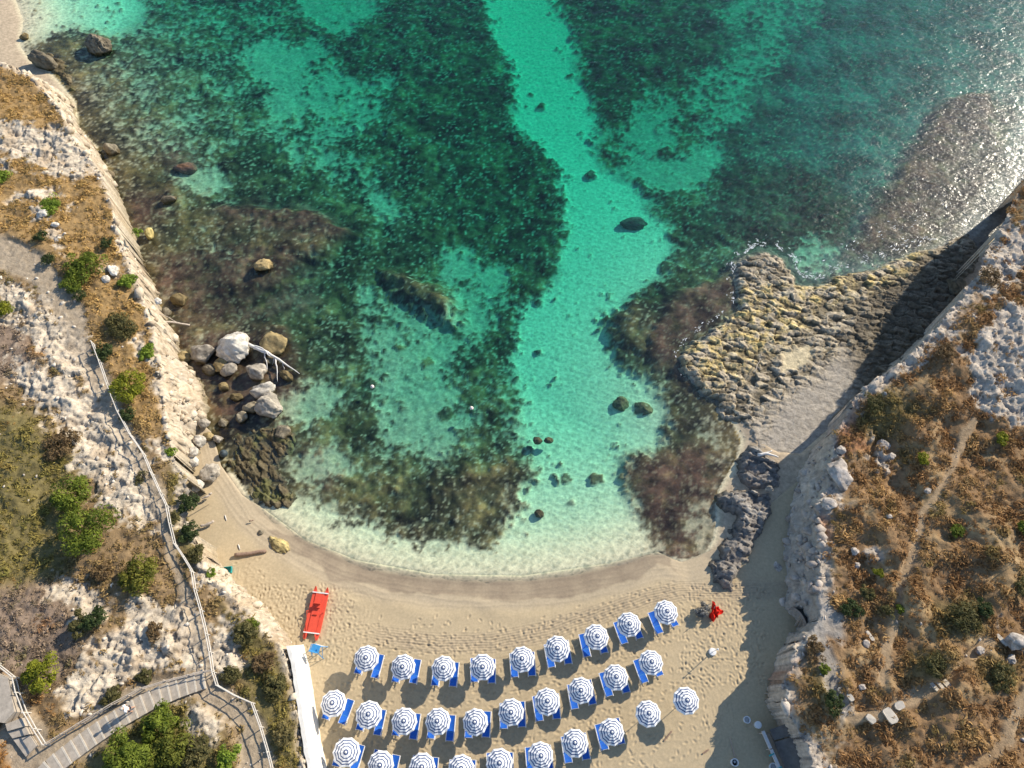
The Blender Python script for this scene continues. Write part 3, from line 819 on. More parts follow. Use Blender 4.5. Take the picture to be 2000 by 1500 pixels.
def coarseR(x, y):
    dr = sd_poly(x, y, RR); df = sd_poly(x, y, FR)
    zr = 4.7 + 3.2 * sstep(22, 37, y)
    top = zr + 6.0 * (1 - np.exp(-np.maximum(dr, 0) * 0.17 / 6.0))
    t = np.clip(df / np.maximum(df - dr, 1e-3), 0, 1)
    face = -0.4 + (zr + 0.4) * np.clip(t, 0, 1) ** 0.8
    return np.where(dr > 0, top, np.where(df > 0, face, -0.4 + df * 1.5))
def rpoly(pts):
    return march(pts, lambda a, b: np.maximum(coarseR(a, b), 1.0), 4.0)[:, :2]
def rpt(px, py):
    return march([(px, py)], lambda a, b: np.maximum(coarseR(a, b), 1.0), 4.0)[0]
RROCK = [rpoly(p) for p in (
    [(1900, 600), (2060, 560), (2060, 850), (1960, 840), (1900, 760), (1890, 680)],
    [(1620, 880), (1660, 900), (1650, 980), (1615, 960)], [(1700, 850), (1745, 870), (1740, 910), (1700, 890)],
    [(1880, 560), (1960, 440), (2040, 440), (1990, 560), (1910, 620)], [(1660, 780), (1760, 700), (1860, 610), (1890, 650), (1760, 740), (1680, 800)],
    [(1570, 1430), (1640, 1450), (1660, 1500), (1600, 1520)], [(1690, 1070), (1720, 1080), (1710, 1110), (1680, 1100)],
    [(1970, 1240), (2040, 1230), (2040, 1290), (1980, 1280)])]
RPATHL = [march(p, lambda a, b: np.maximum(coarseR(a, b), 1.0), 4.0)[:, :2] for p in (
    [(1905, 820), (1880, 860), (1850, 930), (1805, 1000), (1792, 1060), (1768, 1130), (1750, 1200), (1738, 1260), (1728, 1330)],
    [(2010, 1350), (1985, 1400), (1965, 1450), (1930, 1480), (1890, 1490)],
    [(1935, 1250), (1890, 1290), (1850, 1330), (1790, 1360), (1735, 1390), (1660, 1400)])]
RCONC = [rpoly([(1520, 960), (1596, 990), (1602, 1100), (1598, 1160), (1655, 1205), (1645, 1255), (1615, 1245), (1645, 1320), (1668, 1395), (1640, 1415), (1600, 1310), (1572, 1245), (1515, 1190)])]
RRED = [rpoly(p) for p in ([(1632, 820), (1680, 830), (1700, 870), (1650, 890), (1625, 860)], [(1590, 1000), (1620, 1010), (1625, 1050), (1600, 1040)], [(1495, 1320), (1530, 1300), (1530, 1330), (1500, 1340)])]
ROLIVE = [rpoly(p) for p in ([(1820, 1170), (1920, 1170), (1930, 1240), (1830, 1240)], [(1780, 1270), (1860, 1280), (1830, 1330), (1770, 1330)], [(1570, 1290), (1650, 1340), (1650, 1400), (1590, 1380)],
                             [(1900, 1280), (2000, 1290), (2000, 1340), (1920, 1340)], [(1660, 820), (1740, 760), (1800, 800), (1720, 860)])]
GREYR = A([0.44, 0.385, 0.33]); BRN = A([0.20, 0.125, 0.065]); CONC = A([0.38, 0.345, 0.30]); RSOIL = A([0.36, 0.16, 0.075])

def right_surface(x, y):
    dr = sd_poly(x, y, RR); df = sd_poly(x, y, FR)
    z = coarseR(x, y)
    n1 = fbm(x, y, 2.6, 4, 401); n2 = fbm(x, y, 0.7, 3, 402)
    wx = x + 0.6 * n1; wy = y + 0.6 * fbm(x, y, 2.4, 3, 403)
    rk = sstep(-0.3, 0.3, soft(RROCK, wx, wy) * 0.6 + 1.5 * n1 + 0.9 * n2 - 0.25)
    rim = sstep(1.3, 0.2, dr + 0.8 * n1 + 0.5 * n2)
    rk = np.maximum(rk, rim)
    con = sstep(-0.3, 0.4, soft(RCONC, wx, wy))
    red = sstep(-0.5, 0.6, soft(RRED, wx, wy)); oli = sstep(-1, 1, soft(ROLIVE, wx, wy))
    pd = np.minimum.reduce([d_line(wx, wy, p) for p in RPATHL])
    path = sstep(0.55, 0.2, pd)
    face = dr < 0
    e1, e2, eid = worley(x + .2 * n2, y + .2 * n1, 0.95, 9)
    crack = np.clip(sstep(0.045, 0.0, np.abs(fbm(x * 1.6, y, 1.9, 4, 421))) + 0.7 * sstep(0.035, 0.0, np.abs(fbm(x, y * 1.5, 0.8, 3, 422))), 0, 1)
    q1x = x + 0.5 * fbm(x, y, 1.1, 4, 424); q1y = y + 0.5 * fbm(x, y, 1.1, 4, 426)
    b1, k1, i1 = blocks(q1x, q1y, 1.7, 1.2, 5, 0.24, 0.20); b2, k2, i2 = blocks(q1x, q1y, 0.6, 0.48, 6, 0.07, 0.11)
    crack = np.clip(0.6 * crack + 0.8 * k1 + 0.45 * k2, 0, 1); eid = 0.5 * i1 + 0.5 * i2
    rough = b1 + b2 + 0.55 * (ridged(x, y, 3.4, 6, 407) - 0.5) + 0.09 * fbm(x, y, 0.3, 3, 427) - 0.14 * crack
    scr = (1 - rk) * (1 - path) * (1 - con)
    z = z + rk * (1 - .7 * con) * rough * np.where(face, .5, 1) + scr * (0.38 * n1 + 0.16 * n2) + np.maximum(scr, rk * .6) * sstep(0.3, 4, dr) * 1.5 * fbm(x, y, 6.5, 3, 430) - 0.15 * path + con * 0.10 * n2
    z = z + face * (df > 0) * (0.6 * (ridged(x, y, 1.5, 5, 408) - .5) + 0.35 * fbm(x, y, .5, 4, 418))
    c = np.tile(BRN * 1.35, (len(x), 1)); c = mixc(c, A([0.38, 0.265, 0.14]), sstep(-0.1, 0.4, fbm(x, y, 4, 3, 411)))
    c = mixc(c, OLIVE, oli * 0.6)
    rc = np.tile(A([0.62, 0.53, 0.425]), (len(x), 1)) * (0.9 + 0.3 * (eid - 0.5))[:, None]
    rc = mixc(rc, GREYR * 0.8, np.clip(0.5 * crack + 0.6 * sstep(0.0, 0.45, fbm(x, y, 1.3, 4, 409)), 0, 0.9))
    c = mixc(c, rc, rk)
    c = mixc(c, CONC * (1 + 0.0), con * (0.8 + 0.2 * n2)); c = mixc(c, RSOIL, red * 0.75); c = mixc(c, A([0.42, 0.30, 0.18]), path * 0.9)
    return z, c, scr * (~face), path, dr, oli
def rsurf(px, py):
    p = rpt(px, py)
    for _ in range(2):
        zz = float(right_surface(A([p[0]]), A([p[1]]))[0][0])
        q = P(px, py, zz); p = A([q[0], q[1], zz])
    return p
rx = np.arange(18, 66, 0.115); ry = np.arange(-10.0, 66, 0.12)
RX, RY = np.meshgrid(rx, ry); nrx, nry = len(rx), len(ry); RX = RX.ravel(); RY = RY.ravel()
kr = (sd_poly(RX, RY, FR) > -0.5) & (np.abs(RX) < 44 + 0.40 * RY)
xx, yy = RX[kr], RY[kr]
rz_, rc_, *_ = right_surface(xx, yy)
V = np.zeros((len(RX), 3)); V[:, 0] = RX; V[:, 1] = RY
Vk = np.stack([xx, yy, rz_], 1)
stp = sd_poly(xx, yy, RR) < 0.25
Vj = Vk.copy(); jagged(Vj, 0.45, 321); Vj[:, 0] += 0.12 * fbm(Vk[:, 2] * 2 + Vk[:, 1], Vk[:, 1] * 1.5 - Vk[:, 2], 0.5, 3, 325); Vk[stp] = Vj[stp]
V[kr] = Vk; CR = np.zeros((len(RX), 3)); CR[kr] = rc_
Vb, Fb, Cb = compact(V, grid_faces(nrx, nry, kr), CR)
tag(link('headland_east', np_mesh('headland_east', Vb, Fb, Cb, True, M_LAND)), kind='structure')

# ------------------------------------------------------------------ rock shelves at the water's edge
def shelf(name, poly_px, z0, height, amp, colf, res=0.085, slope=0.55, strata=(1.0, -0.28), sp=(2.0, 0.42), bottom=-1.0):
    poly = ppoly(poly_px, z0)
    x0, y0 = poly.min(0) - 1.2; x1, y1 = poly.max(0) + 1.2
    gx = np.arange(x0, x1, res); gy = np.arange(y0, y1, res)
    X, Y = np.meshgrid(gx, gy); X = X.ravel(); Y = Y.ravel()
    n1 = fbm(X, Y, 1.8, 4, 501)
    d = sd_poly(X + 0.8 * n1 + 0.35 * fbm(X, Y, .6, 3, 505), Y + 0.8 * fbm(X, Y, 1.8, 4, 502), poly)
    keep = d > -1.0
    x = X[keep]; y = Y[keep]; d = d[keep]; n1 = n1[keep]
    s = A(strata) / np.hypot(*strata)
    u = x * s[0] + y * s[1]; v = -x * s[1] + y * s[0]
    v2 = v + 0.25 * fbm(x, y, 1.6, 3, 503)
    uw = u + 0.7 * fbm(x, y, 1.6, 3, 508); vw = v2 + 0.16 * fbm(x, y, 0.9, 3, 506)
    b1, k1, i1 = blocks(uw, vw, sp[0], sp[1] * 1.5, 7, 0.9, 0.9); b2, k2, i2 = blocks(uw, vw, sp[0] * .38, sp[1] * .62, 8, 0.55, 0.55)
    st = np.clip(0.5 + b1 * .55 - 0.55 * k1 - 0.25 * k2, 0, 1)
    blk = 0.65 * b1 + 0.55 * b2 - 0.25 * k1 + 0.45 * (ridged(x, y, 2.4, 5, 504) - .5) + 0.45 * fbm(x, y, 2.5, 3, 507) + 0.12 * fbm(x, y, .3, 2, 509)
    z, c = colf(x, y, d, st, blk, n1, u, v)
    hz = bottom + (height - bottom) * np.clip(sstep(-1.0, 1.2 / max(slope, .1) * 0.6, d), 0, 1)
    z = hz + z * amp * sstep(-0.4, 0.5, d)
    V = np.zeros((len(X), 3)); V[:, 0] = X; V[:, 1] = Y; V[keep, 2] = z
    C = np.zeros((len(X), 3)); C[keep] = c
    Vb, Fb, Cb = compact(V, grid_faces(len(gx), len(gy), keep), C)
    o = link(name, np_mesh(name, Vb, Fb, Cb, True, M_REEF))
    return tag(o, kind='structure')

SMOOTH_PX = ppoly([(1470, 840), (1530, 780), (1600, 730), (1650, 690), (1700, 700), (1660, 800), (1600, 900), (1500, 900)], 0.5)
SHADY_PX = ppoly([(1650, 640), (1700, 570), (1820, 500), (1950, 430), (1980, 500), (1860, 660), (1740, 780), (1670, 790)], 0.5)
OCHRE_PX = ppoly([(1325, 690), (1400, 630), (1440, 560), (1560, 560), (1650, 530), (1800, 490), (1820, 520), (1700, 570), (1600, 600), (1560, 650), (1480, 700), (1400, 760)], 0.5)
POOL = ppoly([(1530, 690), (1580, 672), (1592, 690), (1560, 720), (1530, 725)], 0.5)
def reef_col(x, y, d, st, blk, n1, u, v):
    sm = sstep(-1.5, 1.5, sd_poly(x, y, SMOOTH_PX) + 1.2 * n1)
    oc = sstep(-1.5, 1.0, sd_poly(x, y, OCHRE_PX) + 1.5 * n1)
    po = sstep(-0.3, 0.3, sd_poly(x, y, POOL) + 0.5 * n1)
    z = lerp(0.75 * st + 0.8 * blk, 0.05 * st + 0.10 * blk, np.maximum(sm * .95, po)) - 0.3
    c = np.tile(A([0.44, 0.37, 0.27]), (len(x), 1))
    c = mixc(c, A([0.62, 0.475, 0.20]), oc * sstep(-.30, .22, fbm(x, y, 1.3, 4, 510)))
    c = mixc(c, A([0.72, 0.62, 0.42]), 0.6 * sstep(.1, .45, fbm(x, y, 1.0, 4, 511)) * (1 - sm))
    c = mixc(c, A([0.11, 0.09, 0.055]), 0.85 * sstep(0.50, 0.12, st + .3 * blk) * (1 - sm))
    c = mixc(c, A([0.20, 0.16, 0.10]), 0.7 * sstep(.12, .4, fbm(x, y, 2.2, 4, 512)) * (1 - sm))
    c = mixc(c, A([0.36, 0.32, 0.27]), sm * 0.85)
    c = mixc(c, A([0.13, 0.105, 0.07]), 0.85 * sstep(-1, 1.5, sd_poly(x, y, SHADY_PX) + 1.2 * n1))  # dark wet rock, with the cliff's shade painted into the brown as well
    c = mixc(c, A([0.62, 0.52, 0.33]), po * 0.9)
    c = mixc(c, A([0.12, 0.085, 0.05]), sstep(0.5, -0.3, d) * 0.8)
    return z, c
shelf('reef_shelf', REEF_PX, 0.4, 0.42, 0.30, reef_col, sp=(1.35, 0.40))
def spur_col(x, y, d, st, blk, n1, u, v):
    z = 0.9 * blk + 0.45 * st - 0.2 + 0.6 * n1
    c = np.tile(A([0.23, 0.205, 0.18]), (len(x), 1))
    c = mixc(c, A([0.36, 0.33, 0.29]), sstep(0.0, 0.5, n1 + .3 * blk)); c = mixc(c, A([0.10, 0.085, 0.06]), sstep(0.5, -0.1, d))
    return z, c
SPUR_PX = [(1398, 958), (1418, 990), (1440, 1012), (1420, 1050), (1396, 1090), (1388, 1120), (1404, 1156), (1434, 1164), (1446, 1130), (1472, 1080), (1500, 1030), (1520, 980), (1500, 955), (1450, 950)]
shelf('rock_spur', SPUR_PX, 1.0, 1.15, 0.45, spur_col, slope=0.8, sp=(1.5, .5))
LEDGE_PX = [(1438, 900), (1452, 872), (1490, 868), (1530, 905), (1535, 950), (1505, 962), (1462, 958), (1442, 935)]
shelf('rock_ledge', LEDGE_PX, 0.8, 0.95, 0.45, spur_col, slope=0.8, sp=(1.5, .5))
def weed_col(x, y, d, st, blk, n1, u, v):
    z = 1.0 * blk + 0.5 * st + 0.7 * n1 - 0.3
    c = np.tile(A([0.105, 0.082, 0.042]), (len(x), 1))
    c = mixc(c, A([0.20, 0.16, 0.09]), sstep(0.1, 0.8, blk + .4 * n1)); c = mixc(c, A([0.13, 0.14, 0.04]), sstep(0.0, .4, fbm(x, y, 2, 2, 520)) * .6)
    return z, c
WEEDROCK_PX = [(440, 880), (448, 850), (480, 832), (530, 830), (570, 845), (572, 880), (545, 905), (560, 940), (590, 965), (570, 992), (520, 1002), (480, 965), (448, 925)]
shelf('weed_covered_rock', WEEDROCK_PX, 0.1, 0.12, 0.30, weed_col, slope=0.7, strata=(0.6, -0.8), sp=(1.6, .4))
WEED2_PX = [(60, 108), (95, 95), (140, 120), (150, 160), (145, 195), (115, 160), (80, 130)]
shelf('weed_covered_ledge', WEED2_PX, 0.1, 0.20, 0.4, weed_col, slope=0.6, res=0.12)

# ------------------------------------------------------------------ the sea: a clear body of water
m, nt, b = new_mat('sea_water')
nt.nodes.remove(b)
out = nt.nodes['Material Output']
tc = nt.nodes.new('ShaderNodeTexCoord')
def wave(scale, rot, stretch, detail):
    mp = nt.nodes.new('ShaderNodeMapping'); mp.inputs['Rotation'].default_value = (0, 0, rot); mp.inputs['Scale'].default_value = (1, stretch, 1)
    nt.links.new(tc.outputs['Object'], mp.inputs['Vector'])
    n = nt.nodes.new('ShaderNodeTexNoise'); n.inputs['Scale'].default_value = scale; n.inputs['Detail'].default_value = detail; n.inputs['Roughness'].default_value = 0.55
    n.inputs['Distortion'].default_value = 0.6
    nt.links.new(mp.outputs[0], n.inputs['Vector'])
    return n
w1 = wave(0.55, 0.62, 2.2, 3); w2 = wave(1.7, 0.5, 1.7, 4)
add = nt.nodes.new('ShaderNodeMath'); add.operation = 'MULTIPLY_ADD'; add.inputs[1].default_value = 0.45
nt.links.new(w2.outputs['Fac'], add.inputs[0]); nt.links.new(w1.outputs['Fac'], add.inputs[2])
bp = nt.nodes.new('ShaderNodeBump'); bp.inputs['Strength'].default_value = 0.9; bp.inputs['Distance'].default_value = 0.11
nt.links.new(add.outputs[0], bp.inputs['Height'])
lw = nt.nodes.new('ShaderNodeLayerWeight'); lw.inputs['Blend'].default_value = 0.5
nt.links.new(bp.outputs['Normal'], lw.inputs['Normal'])
pw = nt.nodes.new('ShaderNodeMath'); pw.operation = 'POWER'; pw.inputs[1].default_value = 5.0
nt.links.new(lw.outputs['Facing'], pw.inputs[0])
fr = nt.nodes.new('ShaderNodeMath'); fr.operation = 'MULTIPLY_ADD'; fr.inputs[1].default_value = 0.98; fr.inputs[2].default_value = 0.040
nt.links.new(pw.outputs[0], fr.inputs[0])
gl = nt.nodes.new('ShaderNodeBsdfGlossy'); gl.inputs['Roughness'].default_value = 0.24; gl.inputs['Color'].default_value = (1, 1, 1, 1)
nt.links.new(bp.outputs['Normal'], gl.inputs['Normal'])
# painted caustics: a cell pattern in the surface tint leaves a bright net of light
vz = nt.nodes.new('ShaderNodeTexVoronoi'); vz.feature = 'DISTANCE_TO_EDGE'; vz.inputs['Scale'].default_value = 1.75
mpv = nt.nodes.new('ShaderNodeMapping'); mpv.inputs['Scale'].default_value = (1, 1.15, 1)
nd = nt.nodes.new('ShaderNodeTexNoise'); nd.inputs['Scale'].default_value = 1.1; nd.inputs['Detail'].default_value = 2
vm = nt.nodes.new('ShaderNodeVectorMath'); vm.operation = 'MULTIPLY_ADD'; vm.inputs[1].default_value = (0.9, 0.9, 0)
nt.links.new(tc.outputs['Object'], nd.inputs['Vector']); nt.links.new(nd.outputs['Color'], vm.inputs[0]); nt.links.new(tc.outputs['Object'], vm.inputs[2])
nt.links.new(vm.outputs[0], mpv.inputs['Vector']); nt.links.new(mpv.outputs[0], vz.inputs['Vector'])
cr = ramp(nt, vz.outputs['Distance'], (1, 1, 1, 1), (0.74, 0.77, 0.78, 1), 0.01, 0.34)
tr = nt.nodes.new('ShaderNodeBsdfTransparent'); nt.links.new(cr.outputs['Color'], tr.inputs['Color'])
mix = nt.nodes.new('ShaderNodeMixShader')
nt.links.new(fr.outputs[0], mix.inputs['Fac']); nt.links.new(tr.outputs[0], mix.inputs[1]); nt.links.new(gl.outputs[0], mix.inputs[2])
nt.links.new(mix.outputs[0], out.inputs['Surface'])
va = nt.nodes.new('ShaderNodeVolumeAbsorption')
va.inputs['Color'].default_value = (0.0, 0.885, 0.83, 1); va.inputs['Density'].default_value = 0.31
nt.links.new(va.outputs[0], out.inputs['Volume'])
mb = MB(); mb.box((0, 300, -3.5), (1200, 1200, 7.0))
sea = mb.build('sea', m)
tag(sea, kind='structure')

# the land goes on behind the camera
gx = np.linspace(-600, 600, 121); gy = np.linspace(-420, -5.6, 60)
GX, GY = np.meshgrid(gx, gy); GX = GX.ravel(); GY = GY.ravel()
inl = np.maximum(sstep(-16, -24, GX), sstep(17, 26, GX))
GC = mixc(np.tile(DRY, (len(GX), 1)), EARTH, inl) * (1 + 0.4 * fbm(GX, GY, 25, 3, 5))[:, None]
tag(link('inland_ground', np_mesh('inland_ground', np.stack([GX, GY, 0.55 + 3.5 * inl * sstep(-5.6, -18, GY)], 1), grid_faces(121, 60), GC, True, M_SAND)), kind='structure')
# ================================================================== THINGS
ORD = ['first', 'second', 'third', 'fourth', 'fifth', 'sixth', 'seventh', 'eighth', 'ninth', 'tenth', 'eleventh', 'twelfth', 'thirteenth', 'fourteenth', 'fifteenth', 'sixteenth']

def copy_tree(o, parent=None):
    c = o.copy(); COL.objects.link(c); c.parent = parent
    for ch in list(o.children): copy_tree(ch, c)
    return c

# ------------------------------------------------------------------ beach umbrellas
def make_umbrella():
    root = empty('beach_umbrella', (0, 0, 0))
    N = 10; R = 1.03; H0, H1 = 1.93, 2.34
    bands = [0.0, 0.10, 0.20, 0.385, 0.455, 0.59, 0.67, 0.79, 0.87, 1.0]
    cols = [0, 1, 0, 1, 0, 1, 0, 1, 0]
    def zc(t): return H1 - (H1 - H0) * t ** 1.35
    mb = MB()
    for b in range(len(cols)):
        for k in range(N):
            sub = 2
            for j in range(sub):
                def pt(t, q):
                    a0 = 2 * math.pi * (k) / N; a1 = 2 * math.pi * (k + 1) / N
                    p0 = Vector((math.cos(a0), math.sin(a0), 0)); p1 = Vector((math.cos(a1), math.sin(a1), 0))
                    p = p0.lerp(p1, q) * R * t
                    sag = 0.045 * t * (1 - (2 * q - 1) ** 2)
                    sc = 1 - 0.035 * (1 - (2 * q - 1) ** 2) * t
                    return Vector((p.x * sc, p.y * sc, zc(t) - sag))
                t0, t1 = bands[b], bands[b + 1]; q0, q1 = j / sub, (j + 1) / sub
                if t0 < 1e-6: mb.add([pt(0, 0), pt(t1, q0), pt(t1, q1)], [(0, 1, 2)], cols[b])
                else: mb.add([pt(t0, q0), pt(t1, q0), pt(t1, q1), pt(t0, q1)], [(0, 1, 2, 3)], cols[b])
    mb.build('canopy', [M_CANW, M_CANB], root)
    mv = MB()                                            # hanging scalloped edge
    for k in range(N):
        a0 = 2 * math.pi * k / N; a1 = 2 * math.pi * (k + 1) / N
        p0 = Vector((math.cos(a0), math.sin(a0), 0)) * R; p1 = Vector((math.cos(a1), math.sin(a1), 0)) * R
        pm = (p0 + p1) / 2 * 0.965; zz = H0; zm = H0 - 0.045
        vs = [p0 + Vector((0, 0, zz)), pm + Vector((0, 0, zm)), p1 + Vector((0, 0, zz)),
              p0 * 1.03 + Vector((0, 0, zz - 0.13)), pm * 1.04 + Vector((0, 0, zm - 0.13)), p1 * 1.03 + Vector((0, 0, zz - 0.13))]
        mv.add(vs, [(0, 3, 4, 1), (1, 4, 5, 2)])
    mv.build('valance', M_CANW, root)
    mp = MB(); mp.tube([(0, 0, -0.4), (0, 0, 2.30)], 0.022, 8); mp.build('pole', M_WHITE, root)
    mf = MB(); mf.lathe([(0.004, 2.45), (0.03, 2.42), (0.035, 2.38), (0.05, 2.345), (0.09, 2.33)][::-1], 10); mf.build('finial', M_WHITE, root, True)
    for k in range(N):
        a = 2 * math.pi * k / N
        mr = MB(); mr.tube([(0.03 * math.cos(a), 0.03 * math.sin(a), 2.30), (0.5 * R * math.cos(a), 0.5 * R * math.sin(a), zc(.5) - 0.015), (R * math.cos(a), R * math.sin(a), H0 - 0.012)], 0.006, 4)
        mr.build('rib', M_WHITE, root)
    return root

def make_lounger():
    root = empty('sun_lounger', (0, 0, 0))
    W = 0.315; Z = 0.34
    for s in (-1, 1):
        m_ = MB(); m_.tube([(s * W, 0.98, Z), (s * W, 0.3, Z + .01), (s * W, -0.98, Z - .02)], 0.040, 6); m_.build('side_rail', M_WHITE, root)
    for y_ in (0.97, -0.30, -0.80):
        m_ = MB(); m_.tube([(-W, y_, Z - .015), (W, y_, Z - .015)], 0.02, 6); m_.build('crossbar', M_WHITE, root)
    for s in (-1, 1):
        for y_ in (0.70, -0.72):
            m_ = MB(); m_.tube([(s * W, y_, Z), (s * (W + .01), y_ - math.copysign(.05, -y_), -0.03)], 0.024, 6); m_.build('leg', M_WHITE, root)
    m_ = MB(); nx, ny = 5, 6
    vs = []; fs = []
    for j in range(ny + 1):
        for i in range(nx + 1):
            u = i / nx * 2 - 1; v = j / ny
            y_ = -0.27 + 1.22 * v
            vs.append((u * (W - .04), y_, Z + 0.015 - 0.045 * (1 - u * u) * (1 - (2 * v - 1) ** 4)))
    for j in range(ny):
        for i in range(nx):
            a = j * (nx + 1) + i; fs.append((a, a + 1, a + nx + 2, a + nx + 1))
    m_.add(vs, fs); m_.build('seat_sling', M_BLUE, root, True)
    m_ = MB(); vs = []; fs = []
    for j in range(5):
        for i in range(nx + 1):
            u = i / nx * 2 - 1; v = j / 4
            vs.append((u * (W - .03), -0.30 - 0.60 * v, Z + 0.03 + 0.24 * v - 0.03 * (1 - u * u) * math.sin(math.pi * v)))
    for j in range(4):
        for i in range(nx):
            a = j * (nx + 1) + i; fs.append((a, a + nx + 1, a + nx + 2, a + 1))
    m_.add(vs, fs); bk = m_.build('back_sling', M_BLUE, root, True)
    m_ = MB(); m_.tube([(-W + .025, -0.30, Z + .02), (-W + .025, -0.92, Z + .275), (W - .025, -0.92, Z + .275), (W - .025, -0.30, Z + .02)], 0.016, 6)
    m_.build('back_frame', M_WHITE, root)
    m_ = MB(); m_.box((0, -0.285, Z + 0.022), (2 * W - .06, 0.035, 0.012)); m_.build('seam_strip', M_LBLUE, root)
    return root

umb0 = make_umbrella(); lng0 = make_lounger()
ROWN = ['row nearest the water', 'middle row', 'row farthest from the water']
first_u = True; first_l = True
for r, row in enumerate(ROWS):
    for i, (px, py) in enumerate(row):
        wx, wy = P(px, py, 0.95 + 2.25)          # canopy centre
        zb = beach_z(float(wx), float(wy))
        wx, wy = P(px, py, zb + 2.2); wx = float(wx); wy = float(wy)
        u = umb0 if first_u else copy_tree(umb0); first_u = False
        u.location = (wx, wy, zb); u.rotation_euler = (math.radians(random.gauss(0, 2.4)), math.radians(random.gauss(0, 2.4)), random.uniform(0, 6.28)); u.scale = (random.uniform(.97, 1.03),) * 3
        bare = (r == 2 and i >= 8)
        lab = ('striped navy and white umbrella, %s from the left in the %s' % (ORD[i], ROWN[r]))
        if bare: lab = ('striped navy and white umbrella without loungers, %s' % ('rightmost of all in the open sand' if i == 9 else 'next to the rightmost one'))
        tag(u, lab, 'umbrella', 'striped umbrellas on the beach')
        if bare: continue
        lean = math.radians(13 - 0.0525 * (px - 690))
        ct, st_ = math.cos(-lean), math.sin(-lean)
        for s in (-1, 1):
            ox, oy = s * 0.72 + random.gauss(0, .03), -0.24 + random.gauss(0, .05)
            if px < 900: ox += 0.10
            l = lng0 if first_l else copy_tree(lng0); first_l = False
            X_, Y_ = wx + ox * ct - oy * st_, wy + ox * st_ + oy * ct
            l.location = (X_, Y_, beach_z(X_, Y_)); l.rotation_euler = (0, 0, -lean + math.radians(random.gauss(0, 1.5)))
            tag(l, '%s blue lounger under the %s umbrella, %s' % ('left' if s < 0 else 'right', ORD[i], ROWN[r]), 'sun lounger', 'blue loungers under the umbrellas')

# ------------------------------------------------------------------ red rescue boat and the blue lifeguard chair
wx, wy = P(616, 1196, 1.3); zb = beach_z(float(wx), float(wy))
boat = empty('rescue_boat', (float(wx), float(wy), zb), math.radians(-6.5))
tag(boat, 'red twin-hulled rescue rowing boat with white crossbars, drawn up on the sand', 'boat')
for s in (-1, 1):
    m_ = MB(); n = 12; prof = []
    L = 2.22
    secs = [(-1.0, .08, .30), (-.93, .14, .34), (-.7, .18, .36), (0, .19, .36), (.7, .17, .36), (.86, .13, .38), (.95, .07, .45), (1.0, .015, .52)]
    vs = []; fs = []
    for t, w_, ztop in secs:
        for a_, b_ in ((-1, 1), (1, 1), (1, .45), (.45, 0.0), (-.45, 0.0), (-1, .45)):
            lift = 0.22 * max(0, abs(t) - .75) / .25
            vs.append((s * 0.52 + a_ * w_, t * L, lift + b_ * (ztop - lift) + .02))
    for i in range(len(secs) - 1):
        for k in range(6):
            a = i * 6 + k; b_ = i * 6 + (k + 1) % 6; fs.append((a, b_, b_ + 6, a + 6))
    fs.append(tuple(range(5, -1, -1))); fs.append(tuple((len(secs) - 1) * 6 + k for k in range(6)))
    m_.add(vs, fs); m_.build('hull', M_RED, boat)
m_ = MB(); m_.box((0, 0.0, 0.42), (0.74, 3.24, 0.05)); m_.build('deck', M_RED, boat)
for y_ in (1.70, -1.68):
    m_ = MB(); m_.box((0, y_, 0.435), (1.40, 0.09, 0.10)); m_.build('crossbar', M_WHITE, boat)
m_ = MB(); m_.box((0, 0.55, 0.62), (0.62, 0.30, 0.05)); m_.box((-.25, .55, .52), (.05, .26, .16)); m_.box((.25, .55, .52), (.05, .26, .16)); seat = m_.build('rowing_seat', M_RED, boat)
m_ = MB(); m_.box((0, 0.72, 0.80), (0.60, 0.05, 0.34)); m_.build('backrest', M_RED, seat)
m_ = MB(); m_.box((0, -0.15, 0.50), (0.34, 0.10, 0.10), Matrix.Rotation(.3, 3, 'X')); m_.build('foot_brace', M_RED, boat)
for s in (-1, 1):
    m_ = MB(); m_.tube([(s * .60, 0.05, .36), (s * .60, 0.05, .60), (s * .80, 0.05, .66)], .03, 6); m_.build('outrigger', M_RED, boat)
    m_ = MB(); m_.tube([(s * .76, 0.05, .70), (s * .52, -1.0, .50), (s * .42, -1.55, .475)], [.022, .02, .02], 6); m_.box((s * .40, -1.75, .47), (.14, .42, .02)); m_.build('oar', M_RED, boat)

wx, wy = P(609, 1268, 2.2); zb = beach_z(float(wx), float(wy))
ch = empty('lifeguard_chair', (float(wx) + .35, float(wy), zb), math.radians(-14))
tag(ch, 'tall light blue lifeguard chair just behind the red boat', 'lifeguard chair')
for sx in (-1, 1):
    for sy in (-1, 1):
        m_ = MB(); m_.tube([(sx * .52, sy * .50, -.05), (sx * .30, sy * .26, 1.55)], .035, 6); m_.build('leg', M_LBLUE, ch)
m_ = MB(); m_.box((0, .05, 1.57), (.72, .58, .05)); m_.build('seat', M_LBLUE, ch)
m_ = MB(); m_.box((0, -.27, 1.90), (.70, .05, .60), Matrix.Rotation(.2, 3, 'X')); m_.build('backrest', M_LBLUE, ch)
for sx in (-1, 1):
    m_ = MB(); m_.box((sx * .37, 0, 1.82), (.06, .56, .04)); m_.build('armrest', M_LBLUE, ch)
for k in range(4):
    t = .2 + .25 * k; w_ = .52 - .22 * t; 
    m_ = MB(); m_.tube([(-w_, .5 - .24 * t, 1.55 * t), (w_, .5 - .24 * t, 1.55 * t)], .025, 5); m_.build('rung', M_WHITE, ch)
for sx in (-1, 1):
    m_ = MB(); m_.tube([(sx * .49, -.46, .25), (sx * .36, .34, 1.1)], .022, 5); m_.build('brace', M_LBLUE, ch)

